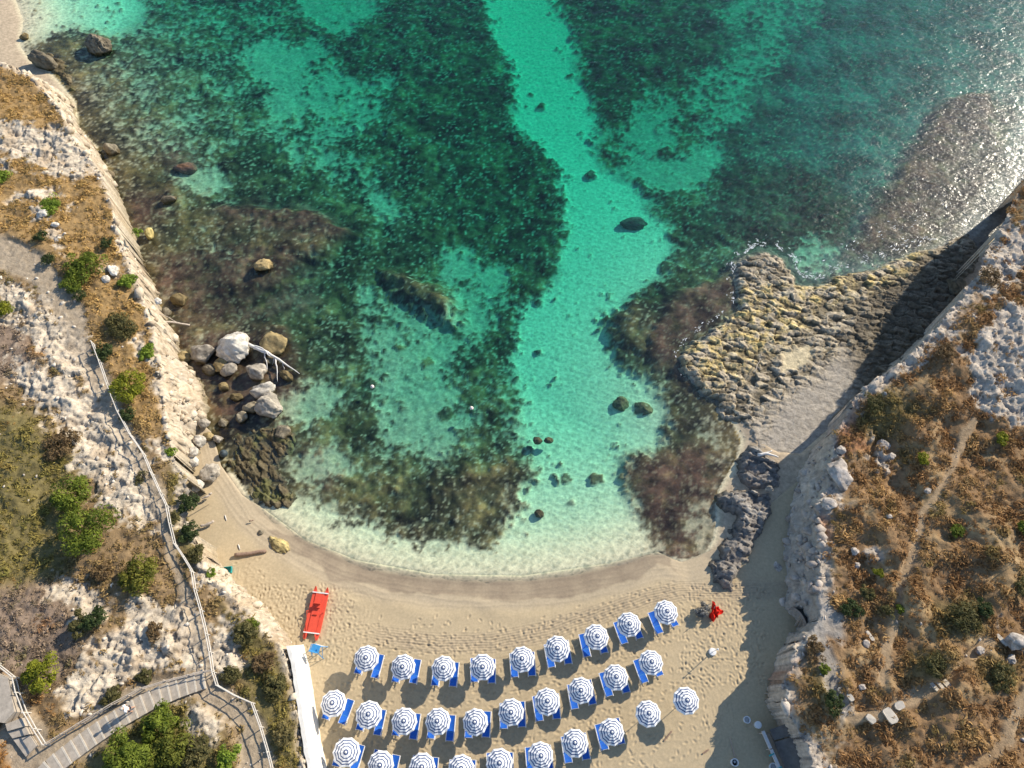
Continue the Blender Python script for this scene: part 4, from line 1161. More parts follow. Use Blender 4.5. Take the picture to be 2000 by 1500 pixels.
# ------------------------------------------------------------------ rocks
def ico(sub):
    bm = bmesh.new(); bmesh.ops.create_icosphere(bm, subdivisions=sub, radius=1.0)
    V = A([v.co[:] for v in bm.verts]); F = A([[v.index for v in f.verts] for f in bm.faces]); bm.free()
    return V, F
ICO3, ICO4 = ico(4), ico(5)
def n3(V, sc, seed):
    return (fbm(V[:, 0] + V[:, 2] * .73, V[:, 1] - V[:, 2] * .61, sc, 4, seed) + fbm(V[:, 2] - V[:, 0] * .4, V[:, 1] + V[:, 0] * .5 + 7, sc, 4, seed + 3))
def rock(name, loc, size, col, seed, rz=0.0, label=None, cat='boulder', group=None, rough=0.22, tidal=None, pit=0.0, hi=False, top=None):
    V, F = (ICO4 if hi else ICO3); V = V.copy()
    r_ = np.random.default_rng(seed)
    for _ in range(9):                                   # broken planar sides
        n_ = r_.normal(size=3); n_ /= np.linalg.norm(n_); d_ = r_.uniform(.62, .92)
        k = V @ n_; m_ = k > d_
        V[m_] -= np.outer((k[m_] - d_) * .92, n_)
    nn = n3(V * 1.0, 0.8, seed); n2_ = n3(V, 0.22, seed + 9)
    V *= (1 + rough * nn + rough * .38 * n2_ - pit * np.maximum(0, n3(V, .16, seed + 5)))[:, None]
    V *= A(size)
    c = np.tile(A(col), (len(V), 1)) * (0.95 + 0.55 * n3(V / max(size), .5, seed + 2))[:, None]
    c = mixc(c, A(col) * .45, sstep(0.1, 0.5, n3(V / max(size), .22, seed + 14)) * .7)
    if top is not None: c = mixc(c, A(top), sstep(0.1, 0.6, V[:, 2] / size[2] + .25 * nn))
    if tidal is not None:
        c = mixc(c, A([0.09, 0.07, 0.035]), sstep(tidal + .25, tidal - .1, V[:, 2] + loc[2] + .1 * nn))
    o = link(name, np_mesh(name, V, F, c, True, M_ROCK))
    o.location = loc; o.rotation_euler = (0, 0, rz)
    if label: tag(o, label, cat, group)
    return o
def rock_px(px, py, rpx, ratio, zc, col, seed, label, rz=0.0, hz=0.75, **kw):
    x_, y_ = P(px, py, zc); x_ = float(x_); y_ = float(y_)
    depth = y_ * math.sin(TILT) + (CAM_Z - zc) * math.cos(TILT)
    R_ = rpx * depth / FPX
    return rock('boulder', (x_, y_, zc), (R_, R_ * ratio, R_ * hz), col, seed, rz, label, **kw)
GL = A([0.42, 0.37, 0.30]); DK = A([0.20, 0.17, 0.12]); OC = A([0.36, 0.27, 0.13]); WH = A([0.66, 0.60, 0.51])
GB = 'fallen boulders at the foot of the west cliff'
for a in (
    (455, 678, 36, .95, .9, WH, 11, 'largest pale boulder on the west shore, left of the bleached dead tree', .4, dict(hz=.9, hi=True, top=(.75, .69, .58))),
    (398, 690, 24, .9, .45, GL * .75, 12, 'rounded grey boulder left of the largest pale boulder', .2, dict(hz=.9)),
    (357, 700, 18, .9, .3, OC * .8, 13, 'brown boulder touching the west cliff foot', .3, dict()),
    (537, 672, 28, .8, .3, OC, 14, 'yellowish angular rock above the bleached dead tree', -.5, dict()),
    (500, 726, 21, .9, .4, GL, 15, 'tan boulder directly below the bleached dead tree', 0, dict()),
    (512, 762, 25, .65, .5, WH * .85, 16, 'pale grey elongated boulder, upper of the stacked pair by the water', .25, dict(hz=.7)),
    (527, 793, 27, .95, .5, GL, 17, 'big tan rough boulder, lower of the stacked pair by the water', .5, dict(hz=.85, hi=True)),
    (490, 796, 16, .7, .35, DK * 1.5, 18, 'small brown boulder left of the stacked pair', .3, dict()),
    (471, 813, 13, 1.0, .3, DK * 1.5, 19, 'small brown cobble below the stacked pair', .1, dict()),
    (448, 722, 17, .9, .35, GL * .9, 20, 'small grey boulder tucked under the largest pale boulder', .3, dict()),
    (430, 712, 16, 1.1, .3, OC, 21, 'dark ochre boulder between grey boulder and pale boulder', 0, dict()),
    (409, 722, 15, .8, .2, DK * 1.3, 22, 'dark boulder below the rounded grey boulder', 0, dict()),
    (438, 755, 11, .9, .2, OC * .9, 23, 'small ochre rock in the wet cove', 0, dict()),
    (462, 776, 13, .6, .1, OC * .6, 24, 'low dark ring-shaped rock in the wet cove', 0, dict()),
    (437, 826, 10, 1, .15, DK * 1.3, 25, 'brown rock at top of the weedy rocks', 0, dict()),
    (408, 853, 13, .7, .3, OC, 26, 'ochre rock on sand beside the cliff foot', .2, dict()),
    (425, 858, 12, .7, .3, GL * .9, 27, 'tan rock just above the dark ball', -.2, dict()),
    (552, 845, 17, 1.0, .1, DK * 1.2, 28, 'pitted dark rock standing in shallow water below the boulders', .3, dict(pit=.3)),
    (530, 705, 15, .7, .0, DK, 29, 'dark wet rock half sunk under the dead tree', .3, dict()),
    (560, 735, 16, .6, .0, OC * .6, 30, 'rusty brown wet rock at the tip of the dead tree', -.5, dict()),
):
    rock_px(*a[:8], rz=a[8], group=GB, tidal=.22, **a[9])
rock_px(412, 923, 22, .8, 1.0, GL * 1.1, 41, 'grey speckled boulder alone on the sand below the cliff', rz=.2, pit=.25)
rock_px(190, 88, 27, .82, .35, DK * 1.2, 42, 'large pitted rock standing in the water at the upper left', rz=-.3, pit=.35, tidal=.2, hi=True)
rock_px(84, 122, 30, .45, .5, DK * 1.1, 43, 'long dark rock at the corner of the upper left cove', rz=-.35, pit=.3, tidal=.3)
rock_px(48, 72, 10, .7, .2, OC * .7, 44, 'small brown rock at the edge of the upper left sand', tidal=.1)
rock_px(515, 519, 18, .8, .1, OC * 1.3, 45, 'small golden rock breaking the surface in mid water', rz=.3, pit=.2, tidal=.12)
rock_px(292, 458, 7, 2.0, .3, (.50, .40, .16), 46, 'narrow yellow rock standing in the water beside the west cliff', rz=.0, hz=2.0, tidal=.05)
rock_px(218, 292, 17, .7, .3, DK * 1.2, 47, 'dark rock against the cliff below the white slab', rz=-.5, tidal=.2)
rock_px(330, 390, 15, .6, .0, DK, 48, 'low dark rock awash off the grassy cliff', rz=.3, tidal=.1)
rock_px(352, 586, 18, .8, .1, OC * .55, 49, 'brown rock awash above the forked driftwood', tidal=.15)
rock_px(325, 610, 10, 1.0, .3, DK, 50, 'small dark rock under the forked driftwood', tidal=.2)
rock_px(362, 330, 24, .6, -.55, A([.20, .12, .075]), 51, 'reddish rock just under the surface off the upper west cliff', rz=.1, hz=.4)
rock_px(1868, 560, 20, 1.1, .7, DK * .8, 52, 'dark rounded boulder in shade under the east cliff', rz=.3)
rock_px(1503, 956, 9, .8, 1.6, GL * .8, 53, 'round grey stone on top of the dark rock spur', rz=.3)
rock_px(1213, 790, 15, 1.1, -1.2, OC * .6, 54, 'left of two weedy rocks on the pale channel bed')
rock_px(1258, 800, 18, .9, -1.2, OC * .65, 55, 'right of two weedy rocks on the pale channel bed')
rock_px(1050, 860, 10, .8, -.6, OC * .5, 56, 'left half of a twin rock on the pale bed', group='submerged stones')
rock_px(1072, 860, 9, .7, -.6, OC * .5, 57, 'right half of a twin rock on the pale bed', group='submerged stones')
rock_px(1052, 1003, 11, .7, -.4, OC * .35, 58, 'dark stone in the shallows before the shore break', rz=-.4)
rock_px(1238, 436, 26, .55, -2.5, DK * .8, 59, 'dark oval rock on the bed in the upper channel', rz=.05, hz=.35)
rock_px(374, 902, 15, .8, 1.3, WH * .9, 64, 'pale block at the cliff foot beside the speckled boulder', rz=.5, hz=.9)
rock_px(388, 862, 14, .9, 1.2, WH * .85, 65, 'pale block at the cliff foot above the dark ball', rz=.2, hz=.9)
rock_px(378, 882, 12, .8, 1.9, WH * .9, 66, 'cream block jammed between the two cliff foot blocks', rz=.9)
rock_px(386, 948, 13, .9, 1.4, WH * .9, 67, 'cream block at the cliff foot below the speckled boulder', rz=.3)
rock_px(397, 826, 13, .8, .8, GL * .9, 68, 'grey block at the mouth of the wet cove', rz=.3)
# the yellow ridged rock and logs at the wet sand
rock_px(545, 1066, 24, .55, .25, (.46, .36, .16), 62, 'low ridged yellow rock on wet sand beside the brown log', rz=-.55, hz=.45, pit=.3, rough=.35)
rock_px(510, 1040, 6, .9, .3, DK, 63, 'small dark stone on the wet sand', hz=.6)

# white limestone outcrops on the slopes
for i, (px, py, r_, ra, lab) in enumerate((
    (82, 420, 15, .8, 'white block in the golden grass near the west rim'), (112, 470, 13, .9, 'white block above the dark green bush'), (222, 530, 17, .7, 'white stone beside the large green bush'),
    (208, 546, 11, .8, 'smaller white stone below the large green bush'), (108, 440, 9, .8, 'small white stone on the grassy west slope'), (310, 590, 10, .8, 'pale stone on the cliff lip above the driftwood'),
)):
    p = lsurf(px, py)
    rock('boulder', (p[0], p[1], p[2] + .1), tuple(r_ / 21. * k for k in (1, ra, .5)), WH * 1.05, 700 + i, rng.uniform(0, 3), lab, 'boulder', 'white blocks on the west headland', pit=.15)
for i, (px, py, r_, ra, lab) in enumerate((
    (1640, 930, 26, 1.5, 'tall pale block leaning out over the east slope'), (1617, 985, 17, .9, 'pale rounded block below the tall leaning block'), (1722, 870, 16, .9, 'pale boulder in the scrub above the leaning block'),
    (1640, 880, 12, .9, 'grey block just above the tall leaning block'), (1740, 892, 9, .9, 'small pale boulder right of the scrub boulder'), (1668, 1078, 9, .9, 'small white stone in the scrub east of the grey slope'),
    (1672, 1105, 8, .8, 'lower small white stone in the east scrub'), (1690, 1258, 8, 1.0, 'white stone left of the dirt trail'), (1984, 1252, 24, .7, 'big white rock at the right edge'),
    (1972, 1288, 12, .7, 'white rock below the big one at the right edge'), (1682, 1342, 7, .8, 'white stone beside the stone slabs'), (1518, 1108, 9, 1.3, 'grey stone at the foot of the grey east slope'),
    (1912, 1272, 9, .9, 'pale stone on the stepped path'), (1810, 960, 8, .8, 'pale stone in the brown scrub near the trail'), (1735, 1010, 7, .8, 'small pale stone in the shaded scrub'),
)):
    p = rsurf(px, py)
    rock('boulder', (p[0], p[1], p[2] + .15), tuple(r_ / 24. * k for k in (1, ra, .65)), (.50, .44, .38), 740 + i, 0.2, lab, 'boulder', 'pale rocks on the east headland', pit=.1)

# ------------------------------------------------------------------ driftwood
def wood(name, pts_px, radii, mat, label, cat='driftwood', branches=()):
    """pts_px: (px, py, z)"""
    def pt(q):
        x_, y_ = P(q[0], q[1], q[2]); return Vector((float(x_), float(y_), q[2]))
    root = empty(name, pt(pts_px[0]))
    inv = root.location.copy()
    def fine(pts, rr, seed):
        out = []; ro = []
        for i in range(len(pts) - 1):
            for k in range(4):
                t = k / 4; out.append(pts[i].lerp(pts[i + 1], t) + Vector((random.gauss(0, .03), random.gauss(0, .03), random.gauss(0, .02))) * (1 if k else 0)); ro.append(rr[i] * (1 - t) + rr[i + 1] * t)
        out.append(pts[-1]); ro.append(rr[-1])
        return [p - inv for p in out], [q * random.uniform(.88, 1.12) for q in ro]
    m_ = MB(); a, b_ = fine([pt(q) for q in pts_px], radii, 1); m_.tube(a, b_, 8); m_.build('trunk', mat, root, True)
    for bp_, br in branches:
        m_ = MB(); a, b_ = fine([pt(q) for q in bp_], br, 1); m_.tube(a, b_, 6); m_.build('branch', mat, root, True)
    return tag(root, label, cat)
wood('driftwood', [(484, 672, 1.0), (515, 685, .8), (545, 702, .55), (585, 730, .25)], [.20, .17, .11, .03], M_PALEWOOD, 'bleached white dead tree lying from the boulders into the water', 'dead tree',
     [([(495, 680, .9), (530, 694, .7), (548, 706, .5)], [.10, .07, .03]), ([(516, 688, .7), (520, 705, .55), (522, 722, .4)], [.07, .05, .02]), ([(538, 700, .55), (541, 720, .4), (542, 745, .2)], [.09, .06, .02]),
      ([(552, 706, .45), (555, 722, .3)], [.04, .02]), ([(488, 673, 1.0), (512, 680, 1.0), (528, 696, .8)], [.09, .07, .03]), ([(535, 700, .5), (532, 712, .4)], [.04, .015]), ([(505, 685, .8), (518, 690, .6), (516, 700, .5)], [.04, .03, .01])])
wood('driftwood', [(308, 626, 2.2), (335, 629, 1.4), (371, 635, .6)], [.09, .10, .09], M_DRIFT, 'forked driftwood pole leaning off the west cliff into the water', 'driftwood', [([(308, 612, 2.4), (330, 620, 1.6), (345, 630, 1.2)], [.05, .04, .03])])
wood('driftwood', [(458, 1084, .85), (490, 1081, .7), (520, 1076, .55)], [.17, .18, .15], M_BROWNWOOD, 'brown log on wet sand beside the yellow rock')
wood('driftwood', [(392, 1028, 1.0), (405, 1024, 1.0), (417, 1017, 1.0)], [.12, .13, .12], M_DRIFT, 'grey log on the sand close to the west cliff')
wood('driftwood', [(394, 974, 1.0), (406, 969, 1.0), (414, 963, 1.0)], [.07, .12, .09], M_DRIFT, 'short pale log below the speckled boulder')
wood('driftwood', [(487, 1018, .5), (495, 1016, .5)], [.06, .05], M_BROWNWOOD, 'short dark stick lying on the wet sand', 'stick')
wood('driftwood', [(1480, 888, 1.5), (1500, 886, 1.6), (1520, 893, 1.5)], [.16, .14, .06], M_PALEWOOD, 'bleached trunk stranded on the dark rock ledge', 'driftwood', [([(1490, 886, 1.6), (1508, 880, 1.7)], [.07, .04])])
wood('driftwood', [(1485, 700, .9), (1478, 715, .9), (1472, 728, .9)], [.03, .04, .03], M_DRIFT, 'thin grey branch on the ochre reef', 'driftwood', [([(1478, 715, .9), (1484, 722, .9)], [.03, .02])])
for (x0, y0, x1, y1, lab) in ((1297, 1447, 1312, 1428, 'thin dark plank on raked sand, upper of two'), (1372, 1472, 1384, 1464, 'short dark plank on the sand near the shade edge')):
    a, b_ = P(x0 if x0 < 1350 else 1372, y0, 1.0), P(x1, y1, 1.0)
    m_ = MB(); c0 = (Vector((float(a[0]), float(a[1]), 0)) + Vector((float(b_[0]), float(b_[1]), 0))) / 2; d_ = Vector((float(b_[0] - a[0]), float(b_[1] - a[1]), 0))
    m_.box((0, 0, .05), (d_.length, .10, .08)); o = m_.build('plank', M_BROWNWOOD); o.location = (c0.x, c0.y, beach_z(c0.x, c0.y)); o.rotation_euler = (0, 0, math.atan2(d_.y, d_.x)); tag(o, lab, 'plank')

# ------------------------------------------------------------------ small things on the beach and in the water
def on_sand(px, py):
    x_, y_ = P(px, py, 1.0); x_ = float(x_); y_ = float(y_); return (x_, y_, beach_z(x_, y_))
bl = empty('painted_ball', on_sand(432, 881)); tag(bl, 'dark blue-grey ball on the sand under the cliff', 'ball')
m_ = MB(); m_.lathe([(.05, 0), (.25, .06), (.36, .22), (.38, .36), (.33, .56), (.18, .70), (.04, .74)], 18); m_.build('shell', M_BALL, bl, True)
m_ = MB(); m_.lathe([(.045, .73), (.045, .80), (.02, .81)], 8); m_.build('valve', M_DARK, bl)

cr_ = empty('plastic_crate', on_sand(441, 1113), .12); tag(cr_, 'teal plastic crate on the sand at the cliff foot', 'crate')
for (c_, s_) in (((0, .26, .15), (.98, .04, .30)), ((0, -.26, .15), (.98, .04, .30)), ((-.47, 0, .15), (.04, .48, .30)), ((.47, 0, .15), (.04, .48, .30))):
    m_ = MB(); m_.box(c_, s_); m_.build('side_panel', M_TEAL, cr_)
m_ = MB(); m_.box((0, 0, .02), (.90, .48, .03)); m_.build('bottom', M_TEAL, cr_)
for s in (-1, 1):
    m_ = MB(); m_.tube([(s * .50, -.12, .30), (s * .54, 0, .33), (s * .50, .12, .30)], .015, 5); m_.build('handle', M_TEAL, cr_)

sh = empty('beach_shower', on_sand(1392, 1273)); tag(sh, 'white shower post on a round white base, right of the umbrellas', 'shower')
m_ = MB(); m_.lathe([(.32, 0), (.32, .14), (.28, .19), (.05, .21)], 20); m_.build('base', M_WHITE, sh)
m_ = MB(); m_.tube([(0, 0, .15), (0, 0, 1.95)], .03, 8); m_.build('post', M_WHITE, sh, True)
m_ = MB(); m_.tube([(-.14, .10, 1.55), (.14, -.10, 1.55)], .02, 6); m_.build('tap_bar', M_WHITE, sh)
m_ = MB(); m_.lathe([(.02, 1.98), (.07, 1.93), (.08, 1.90)][::-1], 10); m_.build('shower_head', M_WHITE, sh)

for px, py, lab in ((727, 755, 'left of two white float buoys in the bay'), (921, 797, 'right of two white float buoys in the bay')):
    x_, y_ = P(px, py, 0.05); bo = empty('float_buoy', (float(x_), float(y_), 0.0)); tag(bo, lab, 'buoy', 'white float buoys')
    m_ = MB(); m_.lathe([(.03, -.16), (.15, -.10), (.20, .02), (.17, .14), (.06, .20)], 14); m_.build('float', M_BUOY, bo, True)
    m_ = MB(); m_.lathe([(.05, .19), (.05, .25), (.02, .26)], 8); m_.build('top_ring', M_BUOY, bo)
    m_ = MB(); m_.tube([(0, 0, -.15), (.15, .2, -.5), (.1, .5, -1.2)], .02, 5); m_.build('mooring_rope', M_ROPE, bo)

def tub(px, py, r_, h_, lab, inner, extra=None, cat='bin'):
    t = empty('round_tub', on_sand(px, py)); tag(t, lab, cat)
    m_ = MB(); m_.lathe([(r_ * .9, 0), (r_, h_), (r_ * 1.04, h_ + .02), (r_ * .84, h_ + .02), (r_ * .78, h_ * .35), (r_ * .05, h_ * .33)], 22); m_.build('wall', M_WHITE, t)
    m_ = MB(); m_.lathe([(r_ * .76, h_ * .36), (r_ * .76, h_ * .40), (r_ * .1, h_ * .45)], 18); m_.build('contents', inner, t)
    if extra: extra(t)
    return t
tub(1457, 1406, .27, .35, 'round white tub with grey contents in the cliff shade, left of the white disc', M_BOARD)
t_ = empty('lidded_tub', on_sand(1478, 1416)); tag(t_, 'white round lidded tub beside the end of the long board', 'tub')
m_ = MB(); m_.lathe([(.24, 0), (.26, .42)], 20); m_.build('wall', M_WHITE, t_); m_ = MB(); m_.lathe([(.28, .42), (.28, .46), (.22, .48), (.05, .49)], 20); m_.build('lid', M_WHITE, t_)
def wad(t):
    m_ = MB(); m_.lathe([(.09, .2), (.11, .28), (.05, .36)], 8, (.05, .05, 0)); m_.build('white_bag', M_CANW, t)
tub(1432, 1489, .28, .55, 'round bin with a dark opening and a white bag inside, at the bottom edge', M_DARK, wad)
tub(1508, 1498, .30, .35, 'round white tub at the bottom edge beside the long board', M_BOARD)
for q, lab in (([(1425, 1440), (1429, 1455), (1434, 1475), (1438, 1482)], 'thin pale rope hanging above the dark-topped bin'), ([(1464, 1408), (1468, 1413), (1471, 1418)], 'short pale rope between the two round tubs')):
    pts = []
    for a, b_ in q:
        c_ = on_sand(a, b_); pts.append(Vector((c_[0], c_[1], c_[2] + .06)))
    m_ = MB(); m_.tube([p - pts[0] for p in pts], .025, 5); o = m_.build('rope', M_ROPE); o.location = pts[0]; tag(o, lab, 'rope')

# red cloth on a short pole, with a grey spiny shrub
p0 = Vector(on_sand(1396, 1196))
rc = empty('red_flag', p0); tag(rc, 'crumpled red flag cloth heaped beside the grey shrub', 'flag')
m_ = MB(); vs = []; fs = []; nn_ = 22
for j in range(nn_):
    for i in range(nn_):
        u = i / (nn_ - 1) * 2 - 1; v = j / (nn_ - 1) * 2 - 1; r_ = math.hypot(u, v)
        a_ = math.atan2(v, u); wob_ = 1 + .3 * math.sin(3 * a_ + 1) + .15 * math.sin(7 * a_)
        h_ = .50 * max(0, 1 - r_ * .8) + .22 * math.sin(6.1 * u + 2 * v) * math.cos(5.2 * v - u) + .10 * math.sin(13 * u + 3) * math.sin(11 * v)
        vs.append((u * .42 * wob_ + .08 * math.sin(4 * v), v * .66 * wob_, max(.06, h_ + .35)))
for j in range(nn_ - 1):
    for i in range(nn_ - 1):
        if math.hypot(i / (nn_ - 1) * 2 - 1, j / (nn_ - 1) * 2 - 1) < 1.12:
            a = j * nn_ + i; fs.append((a, a + 1, a + nn_ + 1, a + nn_))
m_.add(vs, fs); fl = m_.build('cloth', M_REDC, rc, True); fl.rotation_euler = (0, 0, -.35)
m_ = MB(); m_.tube([(-.05, .25, -.1), (-.25, .32, 1.9)], .025, 6); m_.build('pole', M_DRIFT, rc)

# ------------------------------------------------------------------ plants
def leaf_cloud(cen, rad, n, size, cols, flat=0.75, seed=0, needle=1.0):
    """n leaf faces round many clump centres; returns V, F, C"""
    r_ = np.random.default_rng(seed)
    cen = np.asarray(cen); k = r_.integers(0, len(cen), n)
    d_ = r_.normal(size=(n, 3)); d_ /= np.linalg.norm(d_, axis=1)[:, None]
    d_[:, 2] = np.abs(d_[:, 2]) * 1.1 - .35
    pos = cen[k] + d_ * (np.asarray(rad)[k] * r_.uniform(.55, 1.05, n) ** .6)[:, None] * A([1, 1, flat])
    up = d_ + r_.normal(0, .45, (n, 3)) + A([0, 0, .4]); up /= np.linalg.norm(up, axis=1)[:, None]
    t_ = np.cross(up, r_.normal(size=(n, 3))); t_ /= np.linalg.norm(t_, axis=1)[:, None] + 1e-9
    b_ = np.cross(up, t_)
    s_ = size * r_.uniform(.6, 1.4, n)[:, None]
    V = np.stack([pos - t_ * s_ * needle, pos - b_ * s_ * .45, pos + t_ * s_ * needle + up * s_ * .2, pos + b_ * s_ * .45], 1).reshape(-1, 3)
    F = np.arange(4 * n).reshape(n, 4)
    c0, c1 = A(cols[0]), A(cols[1])
    tt = np.clip(.5 + .28 * r_.normal(size=n) + .35 * (r_.random(len(cen)) - .5)[k] * 2, 0, 1)
    C = np.repeat(c0 + (c1 - c0) * tt[:, None], 4, 0)
    return V, F, C
GREEN = ((.075, .105, .012), (.24, .29, .035)); LIMEGR = ((.13, .19, .02), (.30, .40, .05)); DKG = ((.030, .048, .014), (.085, .115, .035)); OLV = ((.075, .072, .024), (.19, .165, .06))
YG = ((.12, .14, .012), (.36, .36, .03)); DRYB = ((.12, .075, .035), (.28, .19, .09)); GREY = ((.16, .15, .13), (.42, .40, .36))
def shrub(p, R_, hgt, cols, label, seed, n=1500, clumps=22, leaf=.10, cat='shrub', group=None, needle=1.0, name='shrub', squash=1.0):
    r_ = np.random.default_rng(seed)
    root = empty(name, (p[0], p[1], p[2] - .05), r_.uniform(0, 6.28)); tag(root, label, cat, group)
    a = r_.uniform(0, 2 * np.pi, clumps); q = np.sqrt(r_.random(clumps)) * .78
    wob = 1 + .22 * np.sin(2 * a + r_.uniform(0, 6)) + .12 * np.sin(5 * a + r_.uniform(0, 6))
    cen = np.stack([np.cos(a) * q * R_ * wob, np.sin(a) * q * R_ * wob * squash, hgt * (.30 + .62 * np.sqrt(np.maximum(0, 1 - q ** 2)) * r_.uniform(.7, 1.1, clumps))], 1)
    V, F, C = leaf_cloud(cen, np.full(clumps, R_ * .30) * r_.uniform(.7, 1.35, clumps), n, leaf, cols, .8, seed, needle)
    link('foliage', np_mesh('foliage', V, F, C, False, M_LEAF), None, root)
    for i in range(3):
        c_ = cen[i]; m_ = MB(); m_.tube([(0, 0, -.2), (c_[0] * .4, c_[1] * .4, c_[2] * .5), tuple(c_)], [.07, .05, .02], 5); m_.build('stem', M_BARK, root)
    return root
GLW = 'shrubs on the west headland'
for i, (px, py, rpx, hg, cols, lab, n_) in enumerate((
    (168, 526, 40, 1.3, GREEN, 'large green bush on the golden slope above the white path', 2600), (150, 560, 26, 1.0, GREEN, 'green bush joined below the large one by the path', 1300), (160, 582, 16, .8, DKG, 'dark green tip of the bush group by the path', 700),
    (212, 480, 14, .8, DKG, 'small round dark green bush in the golden grass', 700), (84, 466, 14, .7, DKG, 'small dark bush beside the white block', 700), (98, 512, 15, .8, DKG, 'small dark bush casting shade on the white path', 700),
    (15, 613, 22, 1.1, YG, 'yellow-green bush at the left edge beside the path', 1100), (98, 400, 26, .25, LIMEGR, 'flat bright green patch in the grass', 1300), (5, 345, 20, .25, LIMEGR, 'flat bright green patch at the left edge', 900),
    (250, 552, 19, .6, LIMEGR, 'light green cushion plant near the cliff edge', 1000), (238, 644, 36, .8, OLV, 'dull olive bush between path and cliff', 2000), (206, 690, 21, .7, DKG, 'dark green bush at the top end of the railing', 1000),
    (291, 690, 18, .5, LIMEGR, 'light green cushion by the cliff lip', 900), (260, 762, 37, 1.6, YG, 'bright yellow-green bush beside the railing', 2600), (252, 812, 18, .7, DKG, 'dark bush under the bright yellow-green one', 800),
    (335, 884, 12, .4, LIMEGR, 'small light green plant on the white cliff', 500), (152, 972, 43, 1.9, GREEN, 'upper of the two big green bushes left of the path', 2800), (186, 1040, 56, 2.3, GREEN, 'lower and larger of the two big green bushes left of the path', 4200),
    (283, 1125, 42, 1.7, (( .10, .11, .014), (.27, .25, .04)), 'olive-yellow round bush beside the railing', 2600), (96, 1318, 38, 1.8, YG, 'round yellow-green bush above the lower stairs', 2600),
    (190, 1212, 24, 1.1, DKG, 'dark green bush on the white outcrop', 1200), (160, 1222, 26, .9, OLV, 'brown olive bush left of the white outcrop', 1300),
    (328, 1412, 38, 2.0, GREEN, 'top part of the big feathery thicket at the bottom left', 3000), (268, 1484, 54, 2.2, GREEN, 'left part of the big feathery thicket at the bottom left', 4600), (345, 1466, 52, 2.1, ((.075, .09, .012), (.21, .22, .035)), 'middle of the big feathery thicket at the bottom left', 3800),
    (395, 1475, 36, 1.6, OLV, 'olive right part of the thicket at the bottom left', 2000), (452, 1478, 26, 1.2, LIMEGR, 'bright green bush at the bottom beside the lower path', 1300),
    (368, 985, 22, .7, DKG, 'dark hedge plant on the rim, uppermost of the row', 1000), (374, 1040, 22, .7, DKG, 'dark hedge plant on the rim, middle of the row', 1000), (384, 1085, 20, .7, OLV, 'olive hedge plant on the rim, lowest of the row', 900),
    (484, 1240, 27, .9, OLV, 'olive-green bush below the cliff lip by the lower railing', 1300), (495, 1222, 14, .6, GREEN, 'small yellowish bush on the lower rim', 600), (455, 1318, 20, .6, OLV, 'olive bush right of the path junction', 900),
    (205, 1120, 20, .7, DRYB, 'dry brown bush above the white outcrop', 900), (305, 1235, 18, .6, DRYB, 'dry bush in the middle of the white rock', 800), (285, 1320, 18, .6, OLV, 'olive bush above the stairs railing', 800), (225, 1362, 20, .7, OLV, 'dark olive bush beside the walking person', 900),
    (125, 870, 34, .7, DRYB, 'wide brown bush left of the white rocks', 1800), (345, 1012, 14, .5, OLV, 'small olive bush inside the railing bend', 500), (540, 1340, 26, .9, OLV, 'olive bush next to the white wall top', 1300),
    (518, 1295, 24, .9, DRYB, 'brown bush on the rim above the white wall', 1200), (560, 1440, 24, .9, ((.14, .115, .04), (.30, .24, .10)), 'yellowish dry bush near the white wall bottom', 1200), (345, 905, 10, .4, LIMEGR, 'tiny green plant on the cliff lip', 300),
    (415, 1120, 12, .4, LIMEGR, 'small light green plant above the teal crate', 400), (268, 455, 12, .3, LIMEGR, 'light green tuft hanging over the cliff edge', 400), (275, 935, 14, .4, OLV, 'small bush in the middle of the path', 400),
)):
    p = lsurf(px, py)
    dep = p[1] * math.sin(TILT) + (CAM_Z - p[2]) * math.cos(TILT)
    shrub(p, rpx * dep / FPX, hg, cols, lab, 900 + i, n_, max(8, int(14 + rpx * .35)), .10 if n_ > 700 else .075, 'shrub', GLW, 1.3)
GLE = 'shrubs on the east headland'
